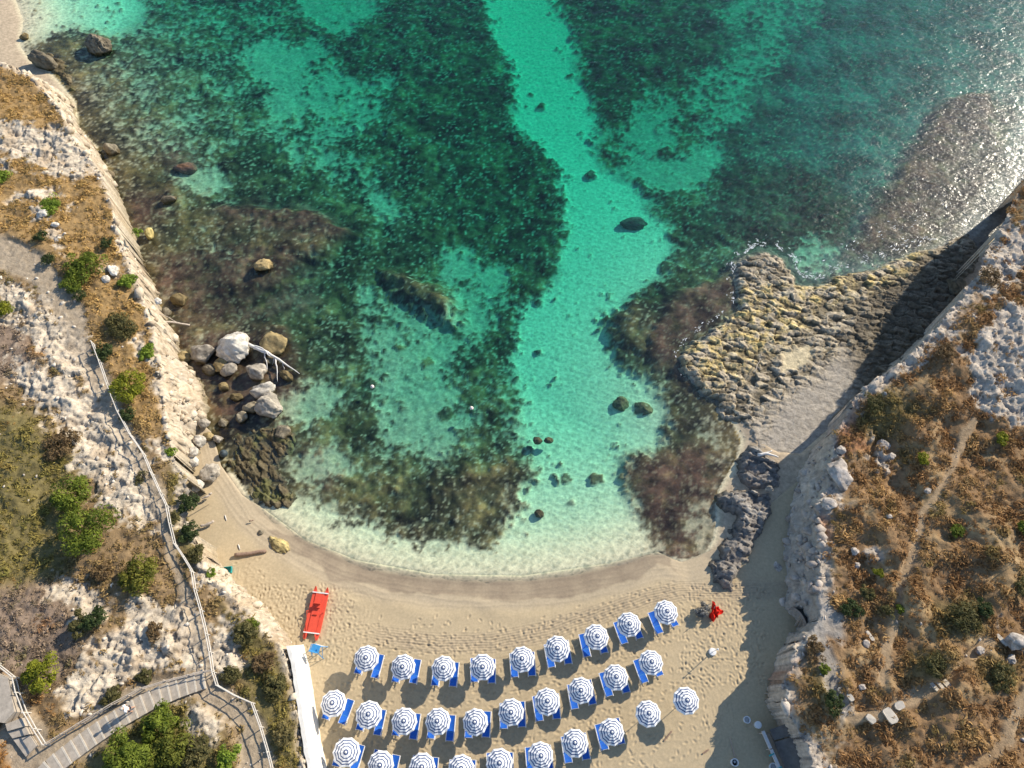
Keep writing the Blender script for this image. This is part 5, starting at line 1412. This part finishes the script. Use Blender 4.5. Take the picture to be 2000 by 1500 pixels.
for i, (px, py, rpx, hg, cols, lab, n_) in enumerate((
    (1865, 1040, 15, .7, GREEN, 'small vivid green bush in the brown scrub right of the trail', 800), (1995, 1032, 16, .8, GREEN, 'green bush at the right edge', 800), (1878, 1205, 36, .8, OLV, 'wide olive bush in the lower east scrub', 2000), (1915, 1190, 20, .8, DKG, 'dark green bush right of the wide olive one', 1000),
    (1800, 898, 13, .6, YG, 'yellow bush beside the trail top', 600), (1625, 1372, 22, .9, DKG, 'dark green bush on the lower rock spur', 1100), (1610, 1308, 12, .5, GREEN, 'small green bush above the dark green spur bush', 500), (1714, 1120, 11, .5, YG, 'small yellowish bush near the white stones', 500),
    (1730, 1196, 14, .6, OLV, 'olive bush just left of the trail', 600), (1755, 1190, 9, .5, GREEN, 'tiny green bush touching the trail', 400), (1995, 1150, 20, .7, OLV, 'olive bush at the right edge lower down', 900), (1955, 1325, 28, .7, OLV, 'olive bush above the curved trail', 1300),
    (1825, 1300, 26, .6, OLV, 'olive bush above the stone steps', 1200), (1955, 860, 14, .5, YG, 'yellowish bush among the white rocks', 600), (1705, 790, 22, .6, OLV, 'olive bush on the east rim', 1000), (1840, 690, 24, .6, DRYB, 'brown bush on the east rim below the white rocks', 1100),
    (1930, 540, 26, .6, DRYB, 'brown bush high on the east rim', 1200), (1590, 1270, 22, .6, DRYB, 'brown bush on top of the lower rock spur', 1000), (1660, 1190, 22, .7, DKG, 'dark bush at the edge of the grey gully', 1000), (1690, 1160, 16, .6, OLV, 'olive bush above the grey gully', 700),
)):
    p = rsurf(px, py)
    dep = p[1] * math.sin(TILT) + (CAM_Z - p[2]) * math.cos(TILT)
    shrub(p, rpx * dep / FPX, hg, cols, lab, 980 + i, n_, max(8, int(14 + rpx * .35)), .09, 'shrub', GLE, 1.2)
q = on_sand(1372, 1196)
shrub(A([q[0], q[1], q[2]]), .78, .95, GREY, 'grey spiny shrub beside the red cloth on the sand', 1100, 1700, 26, .085, 'shrub', None, 1.0)

# dry scrub and grass: nobody could count it
def tufts(name, surf, lo, hi, n, colf, size, seed, label, cat, leafn=16):
    r_ = np.random.default_rng(seed)
    x = r_.uniform(lo[0], hi[0], n); y = r_.uniform(lo[1], hi[1], n)
    keep = np.abs(x) < 43 + 0.39 * y
    x = x[keep]; y = y[keep]
    z, dens, col, sc = colf(x, y)
    keep = r_.random(len(x)) < dens
    x, y, z, col, sc = x[keep], y[keep], z[keep], col[keep], sc[keep]
    n = len(x)
    K = 10; base = []
    for k in range(K):
        d_ = r_.normal(size=(leafn, 3)); d_ /= np.linalg.norm(d_, axis=1)[:, None]; d_[:, 2] = np.abs(d_[:, 2]) * .9
        pos = d_ * r_.uniform(.35, 1, (leafn, 1)) * A([1, 1, .8])
        up = d_ + r_.normal(0, .6, (leafn, 3)) + A([0, 0, .5]); up /= np.linalg.norm(up, axis=1)[:, None]
        t_ = np.cross(up, r_.normal(size=(leafn, 3))); t_ /= np.linalg.norm(t_, axis=1)[:, None]; b_ = np.cross(up, t_)
        s_ = r_.uniform(.25, .5, (leafn, 1)) * math.sqrt(16 / leafn)
        base.append(np.stack([pos - t_ * s_ * 1.3, pos + b_ * s_ * .6, pos + t_ * s_ * 1.1 + up * s_ * .4], 1))
    base = np.stack(base)                                  # K, leafn, 3, 3
    kk = r_.integers(0, K, n); a = r_.uniform(0, 6.28, n); ca, sa = np.cos(a), np.sin(a)
    T = base[kk]
    X = (T[..., 0] * ca[:, None, None] - T[..., 1] * sa[:, None, None]); Y = (T[..., 0] * sa[:, None, None] + T[..., 1] * ca[:, None, None]); Zt = T[..., 2]
    s_ = (size * sc * np.exp(r_.normal(-.08, .38, n)).clip(.4, 1.7 if leafn < 30 else 1.3))[:, None, None]
    V = np.stack([x[:, None, None] + X * s_, y[:, None, None] + Y * s_, z[:, None, None] + Zt * s_ - .03], -1).reshape(-1, 3)
    F = np.arange(n * leafn * 3).reshape(-1, 3)
    lc = col[:, None, :] * r_.uniform(.6, 1.4, (n, leafn, 1))
    C = np.repeat(lc.reshape(-1, 3), 3, 0)
    o = link(name, np_mesh(name, V, F, C, False, M_SCRUB))
    return tag(o, label, cat, None, 'stuff')
def left_tuft(x, y):
    z, c, scr, gold, oli, purp, orng, path, dr = left_surface(x, y)
    n_ = fbm(x, y, 1.6, 3, 601)
    dens = scr * (dr > 0.05) * (.25 + .75 * sstep(-.35, .25, n_)) + 0.14 * (dr > .3) * (1 - path) * sstep(.0, .3, n_)
    col = np.tile(A([.34, .235, .105]), (len(x), 1))
    col = mixc(col, A([.54, .35, .13]), gold); col = mixc(col, A([.29, .235, .07]), oli); col = mixc(col, A([.33, .25, .19]), purp * .8); col = mixc(col, A([.40, .20, .06]), orng)
    col = mixc(col, A([.15, .16, .04]), .55 * sstep(.15, .45, fbm(x, y, 2.2, 3, 602)) * (1 - .7 * gold))
    col = mixc(col, A([.36, .17, .06]), .6 * sstep(.28, .5, fbm(x, y, 3.1, 3, 603)) * (1 - gold))
    return z, dens, col, .7 + .5 * sstep(-.2, .4, n_)
def right_tuft(x, y):
    z, c, scr, path, dr, oli = right_surface(x, y)
    n_ = fbm(x, y, 1.7, 3, 611)
    dens = scr * (dr > 0.1) * (.2 + .8 * sstep(-.35, .25, n_)) + 0.04 * (dr > .3) * (1 - path)
    col = np.tile(A([.33, .185, .08]), (len(x), 1))
    col = mixc(col, A([.48, .30, .125]), sstep(-.1, .4, fbm(x, y, 3.6, 3, 612))); col = mixc(col, A([.20, .175, .06]), np.maximum(oli * .7, .6 * sstep(.15, .45, fbm(x, y, 2.4, 3, 613))))
    return z, dens, col, .7 + .55 * sstep(-.2, .4, n_)
def bushy(f, x, y):
    z, dens, col, sc = f(x, y)
    n_ = fbm(x, y, 2.6, 3, 641)
    col = mixc(col * .75, A([.15, .14, .045]), .5 * sstep(-.1, .3, fbm(x, y, 3, 2, 642)))
    return z - .08, np.where(dens > .2, sstep(-.05, .35, n_) * .9, 0), col, .8 + .5 * sstep(0, .5, n_)
tufts('dry_scrub', None, (-62, -4), (-13, 74), 52000, left_tuft, .24, 61, 'golden and olive dry scrub covering the west headland', 'scrub')
tufts('dry_scrub', None, (18, -4), (64, 60), 46000, right_tuft, .27, 62, 'brown dry scrub covering the east headland', 'scrub')

tufts('low_bushes', None, (-62, -4), (-13, 74), 3600, lambda x, y: bushy(left_tuft, x, y), .46, 63, 'low rounded olive bushes merging over the west headland', 'bushes', 70)
tufts('low_bushes', None, (18, -4), (64, 60), 1700, lambda x, y: bushy(right_tuft, x, y), .46, 64, 'low rounded brown bushes merging over the east headland', 'bushes', 70)

# rubble of small pale stones
def rubble(name, lo, hi, n, colf, label, seed):
    r_ = np.random.default_rng(seed)
    V0, F0 = ico(1)
    x = r_.uniform(lo[0], hi[0], n); y = r_.uniform(lo[1], hi[1], n)
    z, dens, col = colf(x, y); k = r_.random(n) < dens; x, y, z, col = x[k], y[k], z[k], col[k]; n = len(x)
    s_ = .05 + .16 * r_.random(n) ** 3
    jit = 1 + .35 * r_.normal(size=(n, len(V0), 1)).clip(-1, 1)
    V = V0[None] * jit * (s_[:, None] * r_.uniform(.6, 1.4, (n, 3)))[:, None, :] + np.stack([x, y, z], 1)[:, None, :]
    F = F0[None] + (np.arange(n) * len(V0))[:, None, None]
    C = np.repeat(col * r_.uniform(.75, 1.2, (n, 1)), len(V0), 0)
    return tag(link(name, np_mesh(name, V.reshape(-1, 3), F.reshape(-1, 3), C, False, M_ROCK)), label, 'rubble', None, 'stuff')
def rub_l(x, y):
    z, c, scr, gold, oli, purp, orng, path, dr = left_surface(x, y)
    return z, (dr > .1) * np.clip((1 - scr) * .5 * sstep(-.1, .3, fbm(x, y, 1.5, 3, 631)) + .03, 0, 1), np.tile(A([.62, .55, .46]), (len(x), 1))
def rub_r(x, y):
    z, c, scr, path, dr, oli = right_surface(x, y)
    return z, (dr > .1) * np.clip((1 - scr) * .35 * sstep(-.1, .3, fbm(x, y, 1.5, 3, 632)) + .04 * sstep(.0, .4, fbm(x, y, 4, 2, 633)), 0, 1), np.tile(A([.50, .44, .38]), (len(x), 1))
rubble('rubble', (-52, -3), (-14, 70), 9000, rub_l, 'small white stones littering the west headland', 71)
rubble('rubble', (19, -3), (58, 55), 9000, rub_r, 'small pale stones littering the east headland', 72)

# broken rock standing out of the two cliff faces
def face_rocks(name, dfun_r, dfun_f, lo, hi, n, surf, label, seed, cols):
    r_ = np.random.default_rng(seed); V0, F0 = ico(1)
    x = r_.uniform(lo[0], hi[0], n); y = r_.uniform(lo[1], hi[1], n)
    a = sd_poly(x, y, dfun_r); b = sd_poly(x, y, dfun_f)
    k = (a < .1) & (b > -.35) & (np.abs(x) < 43 + .39 * y); x, y = x[k], y[k]
    z = surf(x, y)[0]; n = len(x)
    s_ = (.14 + .46 * r_.random(n) ** 2.4)
    dirs = r_.normal(size=(n, 6, 3)); dirs /= np.linalg.norm(dirs, axis=2, keepdims=True)
    V = np.repeat(V0[None], n, 0)
    for j in range(6):                                   # flat broken sides
        q = np.einsum('nvk,nk->nv', V, dirs[:, j]); m = np.maximum(q - .55, 0); V = V - m[..., None] * dirs[:, j][:, None, :]
    V = V * (1 + .10 * r_.normal(size=(n, len(V0), 1)).clip(-1.5, 1.5)) * (s_[:, None] * r_.uniform(.6, 1.5, (n, 3)))[:, None, :] + np.stack([x, y, z - .05], 1)[:, None, :]
    F = F0[None] + (np.arange(n) * len(V0))[:, None, None]
    col = A(cols[0]) + (A(cols[1]) - A(cols[0])) * r_.random((n, 1)); col = mixc(col, A([.16, .125, .07]), sstep(.8, .1, z))
    C = np.repeat(col, len(V0), 0)
    return tag(link(name, np_mesh(name, V.reshape(-1, 3), F.reshape(-1, 3), C, False, M_ROCK)), label, 'rock face', None, 'stuff')
face_rocks('broken_rock', RL, FL, (-62, -3), (-13, 74), 16000, left_surface, 'cream broken rock jutting from the west cliff face', 81, ((.44, .345, .24), (.70, .60, .46)))
face_rocks('broken_rock', RR, FR, (18, -3), (62, 62), 13000, right_surface, 'grey broken rock jutting from the east cliff face', 82, ((.34, .29, .25), (.58, .50, .42)))
# ------------------------------------------------------------------ railings, stairs and the walker on the west headland
def railpt(px, py, h):
    p = march([(px, py)], lambda a, b: np.maximum(coarseL(a, b), 5.0) + h, 7.0)[0]
    return Vector((p[0], p[1], p[2] - h))
def railing(pts_px, label, mat=M_RAIL, h=1.0, gap=2.1, two=True, r=.042):
    g = [railpt(a, b, h) for a, b in pts_px]
    root = empty('railing', g[0]); tag(root, label, 'railing')
    o = root.location.copy()
    posts = [g[0]]; acc = 0
    for i in range(len(g) - 1):
        seg = g[i + 1] - g[i]; L = seg.length; n = max(1, round(L / gap))
        for k in range(1, n + 1): posts.append(g[i] + seg * (k / n))
    for p in posts:
        gz = float(left_surface(A([p.x]), A([p.y]))[0][0])
        m_ = MB(); q = p - o; q.z = gz - o.z
        j = Vector((random.gauss(0, .03), random.gauss(0, .03), 0))
        m_.tube([q - Vector((0, 0, .3)), q + j + Vector((0, 0, h + .06))], .045, 6); m_.build('post', mat, root)
        p.z = gz
    for i in range(len(posts) - 1):
        a, b_ = posts[i] - o, posts[i + 1] - o
        for hh in ((h, h * .52) if two else (h,)):
            m_ = MB(); mid = (a + b_) / 2 + Vector((0, 0, hh - .02))
            m_.tube([a + Vector((0, 0, hh)), mid, b_ + Vector((0, 0, hh))], r, 6); m_.build('rail', mat, root)
    return root
railing([(177, 665), (190, 700), (205, 745), (226, 800), (250, 845), (276, 882), (292, 920), (310, 960), (322, 985), (330, 1022), (338, 1060), (356, 1086), (373, 1114), (379, 1150), (389, 1190),
         (399, 1236), (406, 1272), (413, 1312), (421, 1338), (456, 1358), (491, 1373), (506, 1420), (520, 1468), (532, 1515)], 'long pale timber railing following the path along the west rim')
railing([(-12, 1294), (22, 1322), (30, 1352), (41, 1390), (62, 1425), (81, 1455)], 'pale railing around the landing at the lower left corner', h=1.05)
railing([(81, 1455), (116, 1434), (150, 1412), (182, 1394), (215, 1374), (245, 1358), (272, 1344), (318, 1330), (365, 1318), (410, 1308)], 'dark timber handrail along the upper side of the stairs', M_DRIFT, h=.95, gap=2.6)

# stairs: one tread after another, climbing inland
cl = [(398, 1326), (352, 1342), (296, 1366), (240, 1398), (188, 1432), (150, 1460), (104, 1496), (84, 1516)]
gp = [railpt(a, b, .25) for a, b in cl]
L_ = [0]
for i in range(len(gp) - 1): L_.append(L_[-1] + (gp[i + 1].xy - gp[i].xy).length)
NST = 19
def along(s):
    for i in range(len(gp) - 1):
        if s <= L_[i + 1] or i == len(gp) - 2:
            t = (s - L_[i]) / (L_[i + 1] - L_[i]); p = gp[i].lerp(gp[i + 1], t); d = (gp[i + 1] - gp[i]).xy.normalized(); return p, d
stairs = empty('stairs', gp[0]); tag(stairs, 'concrete stairs with pale stone nosings climbing across the lower left', 'stairs')
so = stairs.location.copy(); zs0 = gp[0].z + .22; zs1 = gp[-1].z + .30
for i in range(NST):
    s0 = L_[-1] * i / NST; s1 = L_[-1] * (i + 1) / NST
    pa, d = along(s0); pb, _ = along(s1); pc = (pa + pb) / 2; dd = (pb - pa); ln = dd.xy.length; an = math.atan2(dd.y, dd.x)
    zt = zs0 + (zs1 - zs0) * i / (NST - 1)
    R3 = Matrix.Rotation(an, 3, 'Z')
    m_ = MB(); m_.box(Vector((pc.x, pc.y, zt - .5)) - so, (ln + .01, 1.42, 1.0), R3); st_o = m_.build('step', M_CONC, stairs)
    m_ = MB(); m_.box(Vector((pa.x, pa.y, zt - .005)) - so + R3 @ Vector((.05, 0, 0)), (.13, 1.46, .03), R3); m_.build('nosing', M_NOSE, st_o)
# landing and three dark steps in the corner
lnd = empty('stair_landing', railpt(10, 1365, .3)); tag(lnd, 'grey concrete landing with three steps in the lower left corner', 'landing'); lo_ = lnd.location.copy()
def slab(parent, o_, pts_px, h, th, name, mat):
    g = [railpt(a, b, h) for a, b in pts_px]; zt = max(q.z for q in g) * .5 + sum(q.z for q in g) / len(g) * .5 + h
    n = len(g); vs = [Vector((q.x, q.y, zt)) - o_ for q in g] + [Vector((q.x, q.y, zt - th)) - o_ for q in g]
    m_ = MB(); m_.add(vs, [tuple(range(n - 1, -1, -1)), tuple(range(n, 2 * n))] + [(i, (i + 1) % n, n + (i + 1) % n, n + i) for i in range(n)]); return m_.build(name, mat, parent)
slab(lnd, lo_, [(-40, 1300), (18, 1325), (30, 1390), (8, 1412), (-40, 1405)], .75, 1.0, 'slab', M_CONC)
slab(lnd, lo_, [(10, 1414), (44, 1402), (50, 1418), (14, 1428)], .50, .9, 'step', M_CONC)
slab(lnd, lo_, [(15, 1430), (51, 1420), (58, 1434), (24, 1442)], .28, .7, 'step', M_CONC)
slab(lnd, lo_, [(25, 1444), (59, 1436), (72, 1456), (50, 1478)], .12, .5, 'step', M_CONC)

# the walker: a continuous body, white shirt, dark shorts
def skin_body(name, joints, edges, mat, parent, sub=2):
    me = bpy.data.meshes.new(name); me.from_pydata([j[0] for j in joints], edges, [])
    o = link(name, me, mat, parent)
    sk = o.modifiers.new('skin', 'SKIN'); sk.use_smooth_shade = True
    ss = o.modifiers.new('smooth', 'SUBSURF'); ss.levels = sub; ss.render_levels = sub
    for i, j in enumerate(joints):
        v = me.skin_vertices[0].data[i]; v.radius = (j[1], j[1] * (j[2] if len(j) > 2 else 1)); v.use_root = (i == 0)
    return o
sper = L_[2] + (L_[3] - L_[2]) * .62; sp, sd_ = along(sper); zt = zs0 + (zs1 - zs0) * min(NST - 1, int(sper / L_[-1] * NST)) / (NST - 1) + .01
pr = empty('person', (sp.x, sp.y, zt), math.atan2(sd_.y, sd_.x) - math.pi / 2); tag(pr, 'person in a white shirt and dark shorts walking on the stairs', 'person')
body = [((0, 0, .95), .15, .8), ((0, .02, 1.15), .145, .75), ((0, .05, 1.38), .17, .65), ((0, .06, 1.50), .06), ((0, .08, 1.58), .062), ((0, .10, 1.68), .095, 1.05), ((0, .10, 1.76), .07),
        ((-.19, .05, 1.43), .06), ((-.27, .02, 1.15), .048), ((-.25, .16, .93), .036), ((.19, .05, 1.43), .06), ((.28, -.04, 1.16), .048), ((.27, .02, .91), .036),
        ((-.09, 0, .86), .095), ((-.10, .14, .48), .065), ((-.10, .06, .09), .042), ((-.10, .20, .04), .036), ((.09, 0, .86), .095), ((.10, -.04, .47), .065), ((.10, -.18, .11), .042), ((.10, -.06, .04), .036),
        ((-.25, .24, .87), .026), ((.27, .07, .83), .026)]
be = [(0, 1), (1, 2), (2, 3), (3, 4), (4, 5), (5, 6), (2, 7), (7, 8), (8, 9), (2, 10), (10, 11), (11, 12), (0, 13), (13, 14), (14, 15), (15, 16), (0, 17), (17, 18), (18, 19), (19, 20), (9, 21), (12, 22)]
skin_body('body', body, be, M_SKIN, pr)
shirt = [((0, 0, .93), .185, .8), ((0, .02, 1.15), .18, .8), ((0, .05, 1.40), .20, .7), ((-.20, .05, 1.43), .085), ((-.265, .03, 1.22), .075), ((.20, .05, 1.43), .085), ((.275, -.02, 1.23), .075)]
skin_body('shirt', shirt, [(0, 1), (1, 2), (2, 3), (3, 4), (2, 5), (5, 6)], M_SHIRT, pr)
shorts = [((0, 0, .93), .17, .8), ((-.09, .01, .82), .115), ((-.10, .10, .56), .10), ((.09, 0, .82), .115), ((.10, -.03, .56), .10)]
skin_body('shorts', shorts, [(0, 1), (1, 2), (0, 3), (3, 4)], M_SHORTS, pr)
m_ = MB(); m_.lathe([(.118, 1.68), (.122, 1.74), (.10, 1.82), (.05, 1.865), (.01, 1.875)], 14, (0, .09, 0)); m_.build('hair', M_HAIR, pr, True)
m_ = MB(); m_.lathe([(.005, -.02), (.02, 0), (.012, .03)], 8, (0, .215, 1.68)); m_.build('nose', M_SKIN, pr, True)

# ------------------------------------------------------------------ white plastered retaining wall under the west rim
wt = ppoly([(556, 1262), (566, 1300), (573, 1350), (580, 1400), (588, 1450), (598, 1505), (612, 1570)], 5.35)
wb = ppoly([(582, 1258), (594, 1300), (602, 1350), (610, 1400), (618, 1450), (630, 1505), (645, 1570)], .7)
wall = empty('retaining_wall', (wb[0][0], wb[0][1], .7)); tag(wall, 'tall white plastered retaining wall between the west slope and the loungers', 'wall'); wo = wall.location.copy()
vs = []; fs = []; NT = 9; ns = 40
for i in range(ns + 1):
    q = i / ns * (len(wt) - 1); k = min(int(q), len(wt) - 2); t = q - k
    a = wt[k] * (1 - t) + wt[k + 1] * t; b_ = wb[k] * (1 - t) + wb[k + 1] * t
    for j in range(NT):
        u = j / (NT - 1)
        bul = .10 * float(fbm(A([i * .35]), A([u * 3.]), 1.0, 3, 801)[0])
        vs.append(Vector((b_[0] * (1 - u) + a[0] * u + .48 + bul, b_[1] * (1 - u) + a[1] * u, .5 + u * 5.0)) - wo)
for i in range(ns):
    for j in range(NT - 1):
        a = i * NT + j; fs.append((a, a + NT, a + NT + 1, a + 1))
m_ = MB(); m_.add(vs, fs); m_.build('face', M_PLASTER, wall, True)
m_ = MB()
for i in range(ns):
    p0 = vs[i * NT + NT - 1]; p1 = vs[(i + 1) * NT + NT - 1]; w_ = Vector((-.30, 0, 0)); up = Vector((0, 0, .06))
    m_.add([p0 + up + Vector((.03, 0, 0)), p1 + up + Vector((.03, 0, 0)), p1 + w_ + up, p0 + w_ + up, p0 + Vector((.03, 0, -.1)), p1 + Vector((.03, 0, -.1)), p1 + w_ + Vector((0, 0, -.8)), p0 + w_ + Vector((0, 0, -.8))],
           [(0, 1, 2, 3), (4, 5, 1, 0), (3, 2, 6, 7)])
m_.build('coping', M_PLASTER, wall)

# ------------------------------------------------------------------ under the east cliff: cave mouth with boards, hut, slabs
def gR(px, py, z):
    a = P(px, py, z); return Vector((float(a[0]), float(a[1]), z))
cv = empty('cave_mouth', gR(1552, 1216, .9), math.radians(200)); tag(cv, 'dark arched cave mouth in the grey rock above the beach', 'cave')
m_ = MB(); n = 12; arch = [(1.1 * math.cos(math.pi * k / n), 2.0 * math.sin(math.pi * k / n) ** .8) for k in range(n + 1)]
vs = [(0, a, b_ - .1) for a, b_ in arch] + [(-1.3, a * .8, b_ * .85 - .1) for a, b_ in arch]
m_.add(vs, [(k, k + 1, n + 2 + k, n + 1 + k) for k in range(n)] + [tuple(n + 1 + k for k in range(n + 1))]); m_.build('inner_wall', M_DARK, cv)  # rock inside coloured near black to paint the cave's darkness
m_ = MB()
for k in range(n):
    (a0, b0), (a1, b1) = arch[k], arch[k + 1]
    m_.add([(.06, a0, b0 - .1), (.06, a1, b1 - .1), (-.1, a1 * 1.14, b1 * 1.10 - .1), (-.1, a0 * 1.14, b0 * 1.10 - .1)], [(0, 1, 2, 3)])
m_.build('rock_rim', mat_plain('grey_cave_rock', (.24, .21, .18), .95, .3, 3, .8, 6), cv)
for i, (x0, y0, x1, y1) in enumerate(((1553, 1222, 1566, 1199), (1559, 1226, 1570, 1201), (1565, 1228, 1573, 1206))):
    a, b_ = gR(x0, y0, 1.0), gR(x1, y1, 2.3); d_ = b_ - a
    m_ = MB(); m_.box((0, 0, d_.length / 2), (.16, .05, d_.length)); o = m_.build('plank', M_DRIFT); o.location = a; o.rotation_euler = d_.to_track_quat('Z', 'Y').to_euler()
    tag(o, ('left', 'middle', 'right')[i] + ' of three grey boards leaning in the cave mouth', 'plank', 'boards in the cave mouth')

hut = empty('beach_hut', gR(1525, 1470, .9)); tag(hut, 'low dark beach hut roof with a long pale edge board under the east cliff', 'hut'); ho = hut.location.copy()
def sheet(pts, z, th, name, mat):
    g = [gR(a, b_, z + dz_) - ho for a, b_, dz_ in pts]; n = len(g)
    m_ = MB(); m_.add(g + [q - Vector((0, 0, th)) for q in g], [tuple(range(n - 1, -1, -1)), tuple(range(n, 2 * n))] + [(i, (i + 1) % n, n + (i + 1) % n, n + i) for i in range(n)]); return m_.build(name, mat, hut)
sheet([(1503, 1425, .0), (1540, 1412, .5), (1548, 1436, .5), (1512, 1446, 0)], 2.2, .05, 'roof_sheet', M_ROOF)
sheet([(1513, 1449, .0), (1549, 1439, .5), (1572, 1512, .5), (1540, 1520, 0)], 2.15, .05, 'roof_sheet', M_ROOF)
for a, b_ in (((1490, 1428), (1505, 1462)), ((1506, 1464), (1524, 1504))):
    p0, p1 = gR(*a, 2.35) - ho, gR(*b_, 2.35) - ho; d_ = p1 - p0
    m_ = MB(); m_.box((p0 + p1) / 2, (d_.length, .24, .16), Matrix.Rotation(math.atan2(d_.y, d_.x), 3, 'Z')); m_.build('edge_board', M_BOARD, hut)
for a in ((1507, 1474), (1522, 1500)):
    p0 = gR(*a, 2.36) - ho; m_ = MB(); m_.box(p0, (.09, .42, .20), Matrix.Rotation(-1.15, 3, 'Z')); m_.build('teal_clamp', M_TEAL, hut)
for a in ((1492, 1432), (1506, 1464), (1523, 1502), (1545, 1425)):
    p0 = gR(*a, 2.2) - ho; m_ = MB(); m_.tube([(p0.x, p0.y, -.3), (p0.x, p0.y, 1.35)], .05, 6); m_.build('post', M_DRIFT, hut)
p0, p1 = gR(1492, 1432, 1.6) - ho, gR(1523, 1502, 1.6) - ho
m_ = MB(); m_.box(((p0 + p1) / 2).xy.to_3d() + Vector((.3, 0, .5)), ((p1 - p0).length, .06, 1.5), Matrix.Rotation(math.atan2((p1 - p0).y, (p1 - p0).x), 3, 'Z')); m_.build('front_wall', M_ROOF, hut)

for i, (px, py, a_, b_, rz, lab) in enumerate(((1738, 1398, .95, .62, -1.1, 'large pale stone slab on the lower east path'), (1756, 1378, .6, .45, .4, 'pale slab just above the large one on the east path'), (1700, 1404, .6, .4, -.8, 'small grey slab left of the large one'),
                                               (1826, 1344, .75, .22, -1.0, 'lowest of three stone steps on the east slope'), (1836, 1339, .75, .22, -1.0, 'middle of three stone steps on the east slope'), (1848, 1336, .75, .34, -1.0, 'topmost of three stone steps on the east slope'),
                                               (1955, 1250, .9, .25, -1.0, 'narrow stone step near the big white rock'), (1660, 1362, .5, .3, -1.0, 'small slab at the end of the grey gully'), (1642, 1350, .45, .3, -1.0, 'smaller slab at the end of the grey gully'), (1698, 1242, .75, .25, -1.1, 'tilted pale slab left of the trail'))):
    p = rsurf(px, py)
    m_ = MB(); n = 9; r2 = np.random.default_rng(50 + i)
    ang = np.sort(np.linspace(0, 2 * np.pi, n, endpoint=False) + r2.uniform(-.2, .2, n))
    ring = [(a_ * .62 * np.sign(math.cos(t)) * abs(math.cos(t)) ** .55, b_ * .62 * np.sign(math.sin(t)) * abs(math.sin(t)) ** .55) for t in ang]
    vs = [(x_, y_, .12 + r2.uniform(-.02, .02)) for x_, y_ in ring] + [(x_ * 1.06, y_ * 1.06, -.25) for x_, y_ in ring]
    m_.add(vs, [tuple(range(n)), tuple(range(2 * n - 1, n - 1, -1))] + [(k, n + k, n + (k + 1) % n, (k + 1) % n) for k in range(n)])
    o = m_.build('stone_slab', M_NOSE); o.location = (p[0], p[1], p[2] + .05); o.rotation_euler = (.05, -.08, rz); tag(o, lab, 'stone slab', 'stone slabs on the east slope')
for px, py, q in ((464, 1066, (438, 1009)),):
    for k, (a, b_) in enumerate(((464, 1066), (437, 1008))):
        c_ = on_sand(a, b_); m_ = MB(); m_.tube([(-.12, .25, .05), (0, .02, .07), (.12, -.28, .05)], [.03, .05, .03], 6); o = m_.build('stick', M_PALEWOOD, None, True); o.location = c_
        tag(o, ('white stick on the sand above the brown log', 'white stick on the sand near the grey log')[k], 'stick')

# ------------------------------------------------------------------ white flecks for foam and painted sun sparkle where the swell meets the reef
r_ = np.random.default_rng(77)
FV = []; FF = []
def foam_sparkle_line(pts_px, n, spread, size):
    w = ppoly(pts_px, 0.02)
    seg = np.hypot(*(w[1:] - w[:-1]).T); cum = np.concatenate([[0], np.cumsum(seg)])
    for _ in range(n):
        s = r_.uniform(0, cum[-1]); k = min(np.searchsorted(cum, s) - 1, len(seg) - 1); k = max(k, 0)
        t = (s - cum[k]) / seg[k]; p = w[k] * (1 - t) + w[k + 1] * t; d = (w[k + 1] - w[k]) / seg[k]; nrm = A([-d[1], d[0]])
        q = p + nrm * abs(r_.normal(0, spread)) + d * r_.normal(0, .2)
        if perlin(A([q[0] * .8]), A([q[1] * .8]))[0] < -.05: continue
        a = math.atan2(d[1], d[0]) + r_.normal(0, .5); L = size * r_.uniform(.4, 1.8); W = L * r_.uniform(.12, .35)
        ca, sa = math.cos(a), math.sin(a); b0 = len(FV)
        for u_, v_ in ((-1, 0), (-.3, -.8), (.5, -.6), (1, .1), (.3, .9), (-.5, .7)):
            u2, v2_ = u_ * L + .1 * L * r_.normal(), v_ * W; FV.append((q[0] + u2 * ca - v2_ * sa, q[1] + u2 * sa + v2_ * ca, .012 + .004 * (b0 % 3)))
        FF.append(tuple(range(b0, b0 + 6)))
foam_sparkle_line([(1436, 530), (1440, 508), (1465, 487), (1508, 478), (1545, 502), (1562, 540)], 260, .45, .12)
foam_sparkle_line([(1562, 540), (1600, 548), (1640, 526), (1700, 512), (1760, 492), (1830, 468)], 260, .7, .12)
foam_sparkle_line([(1330, 725), (1320, 690), (1350, 656), (1398, 624), (1436, 592), (1430, 545)], 120, .25, .09)
foam_sparkle_line([(1660, 500), (1720, 470), (1800, 440), (1880, 400)], 90, 1.3, .11)
me = bpy.data.meshes.new('foam'); me.from_pydata(FV, [], FF); me.update()
tag(link('foam', me, mat_plain('foam_and_sparkle', (.82, .84, .86), .8, .1, 8)), 'flecks of white foam and painted sun sparkle where the swell meets the ochre reef', 'foam', None, 'stuff')
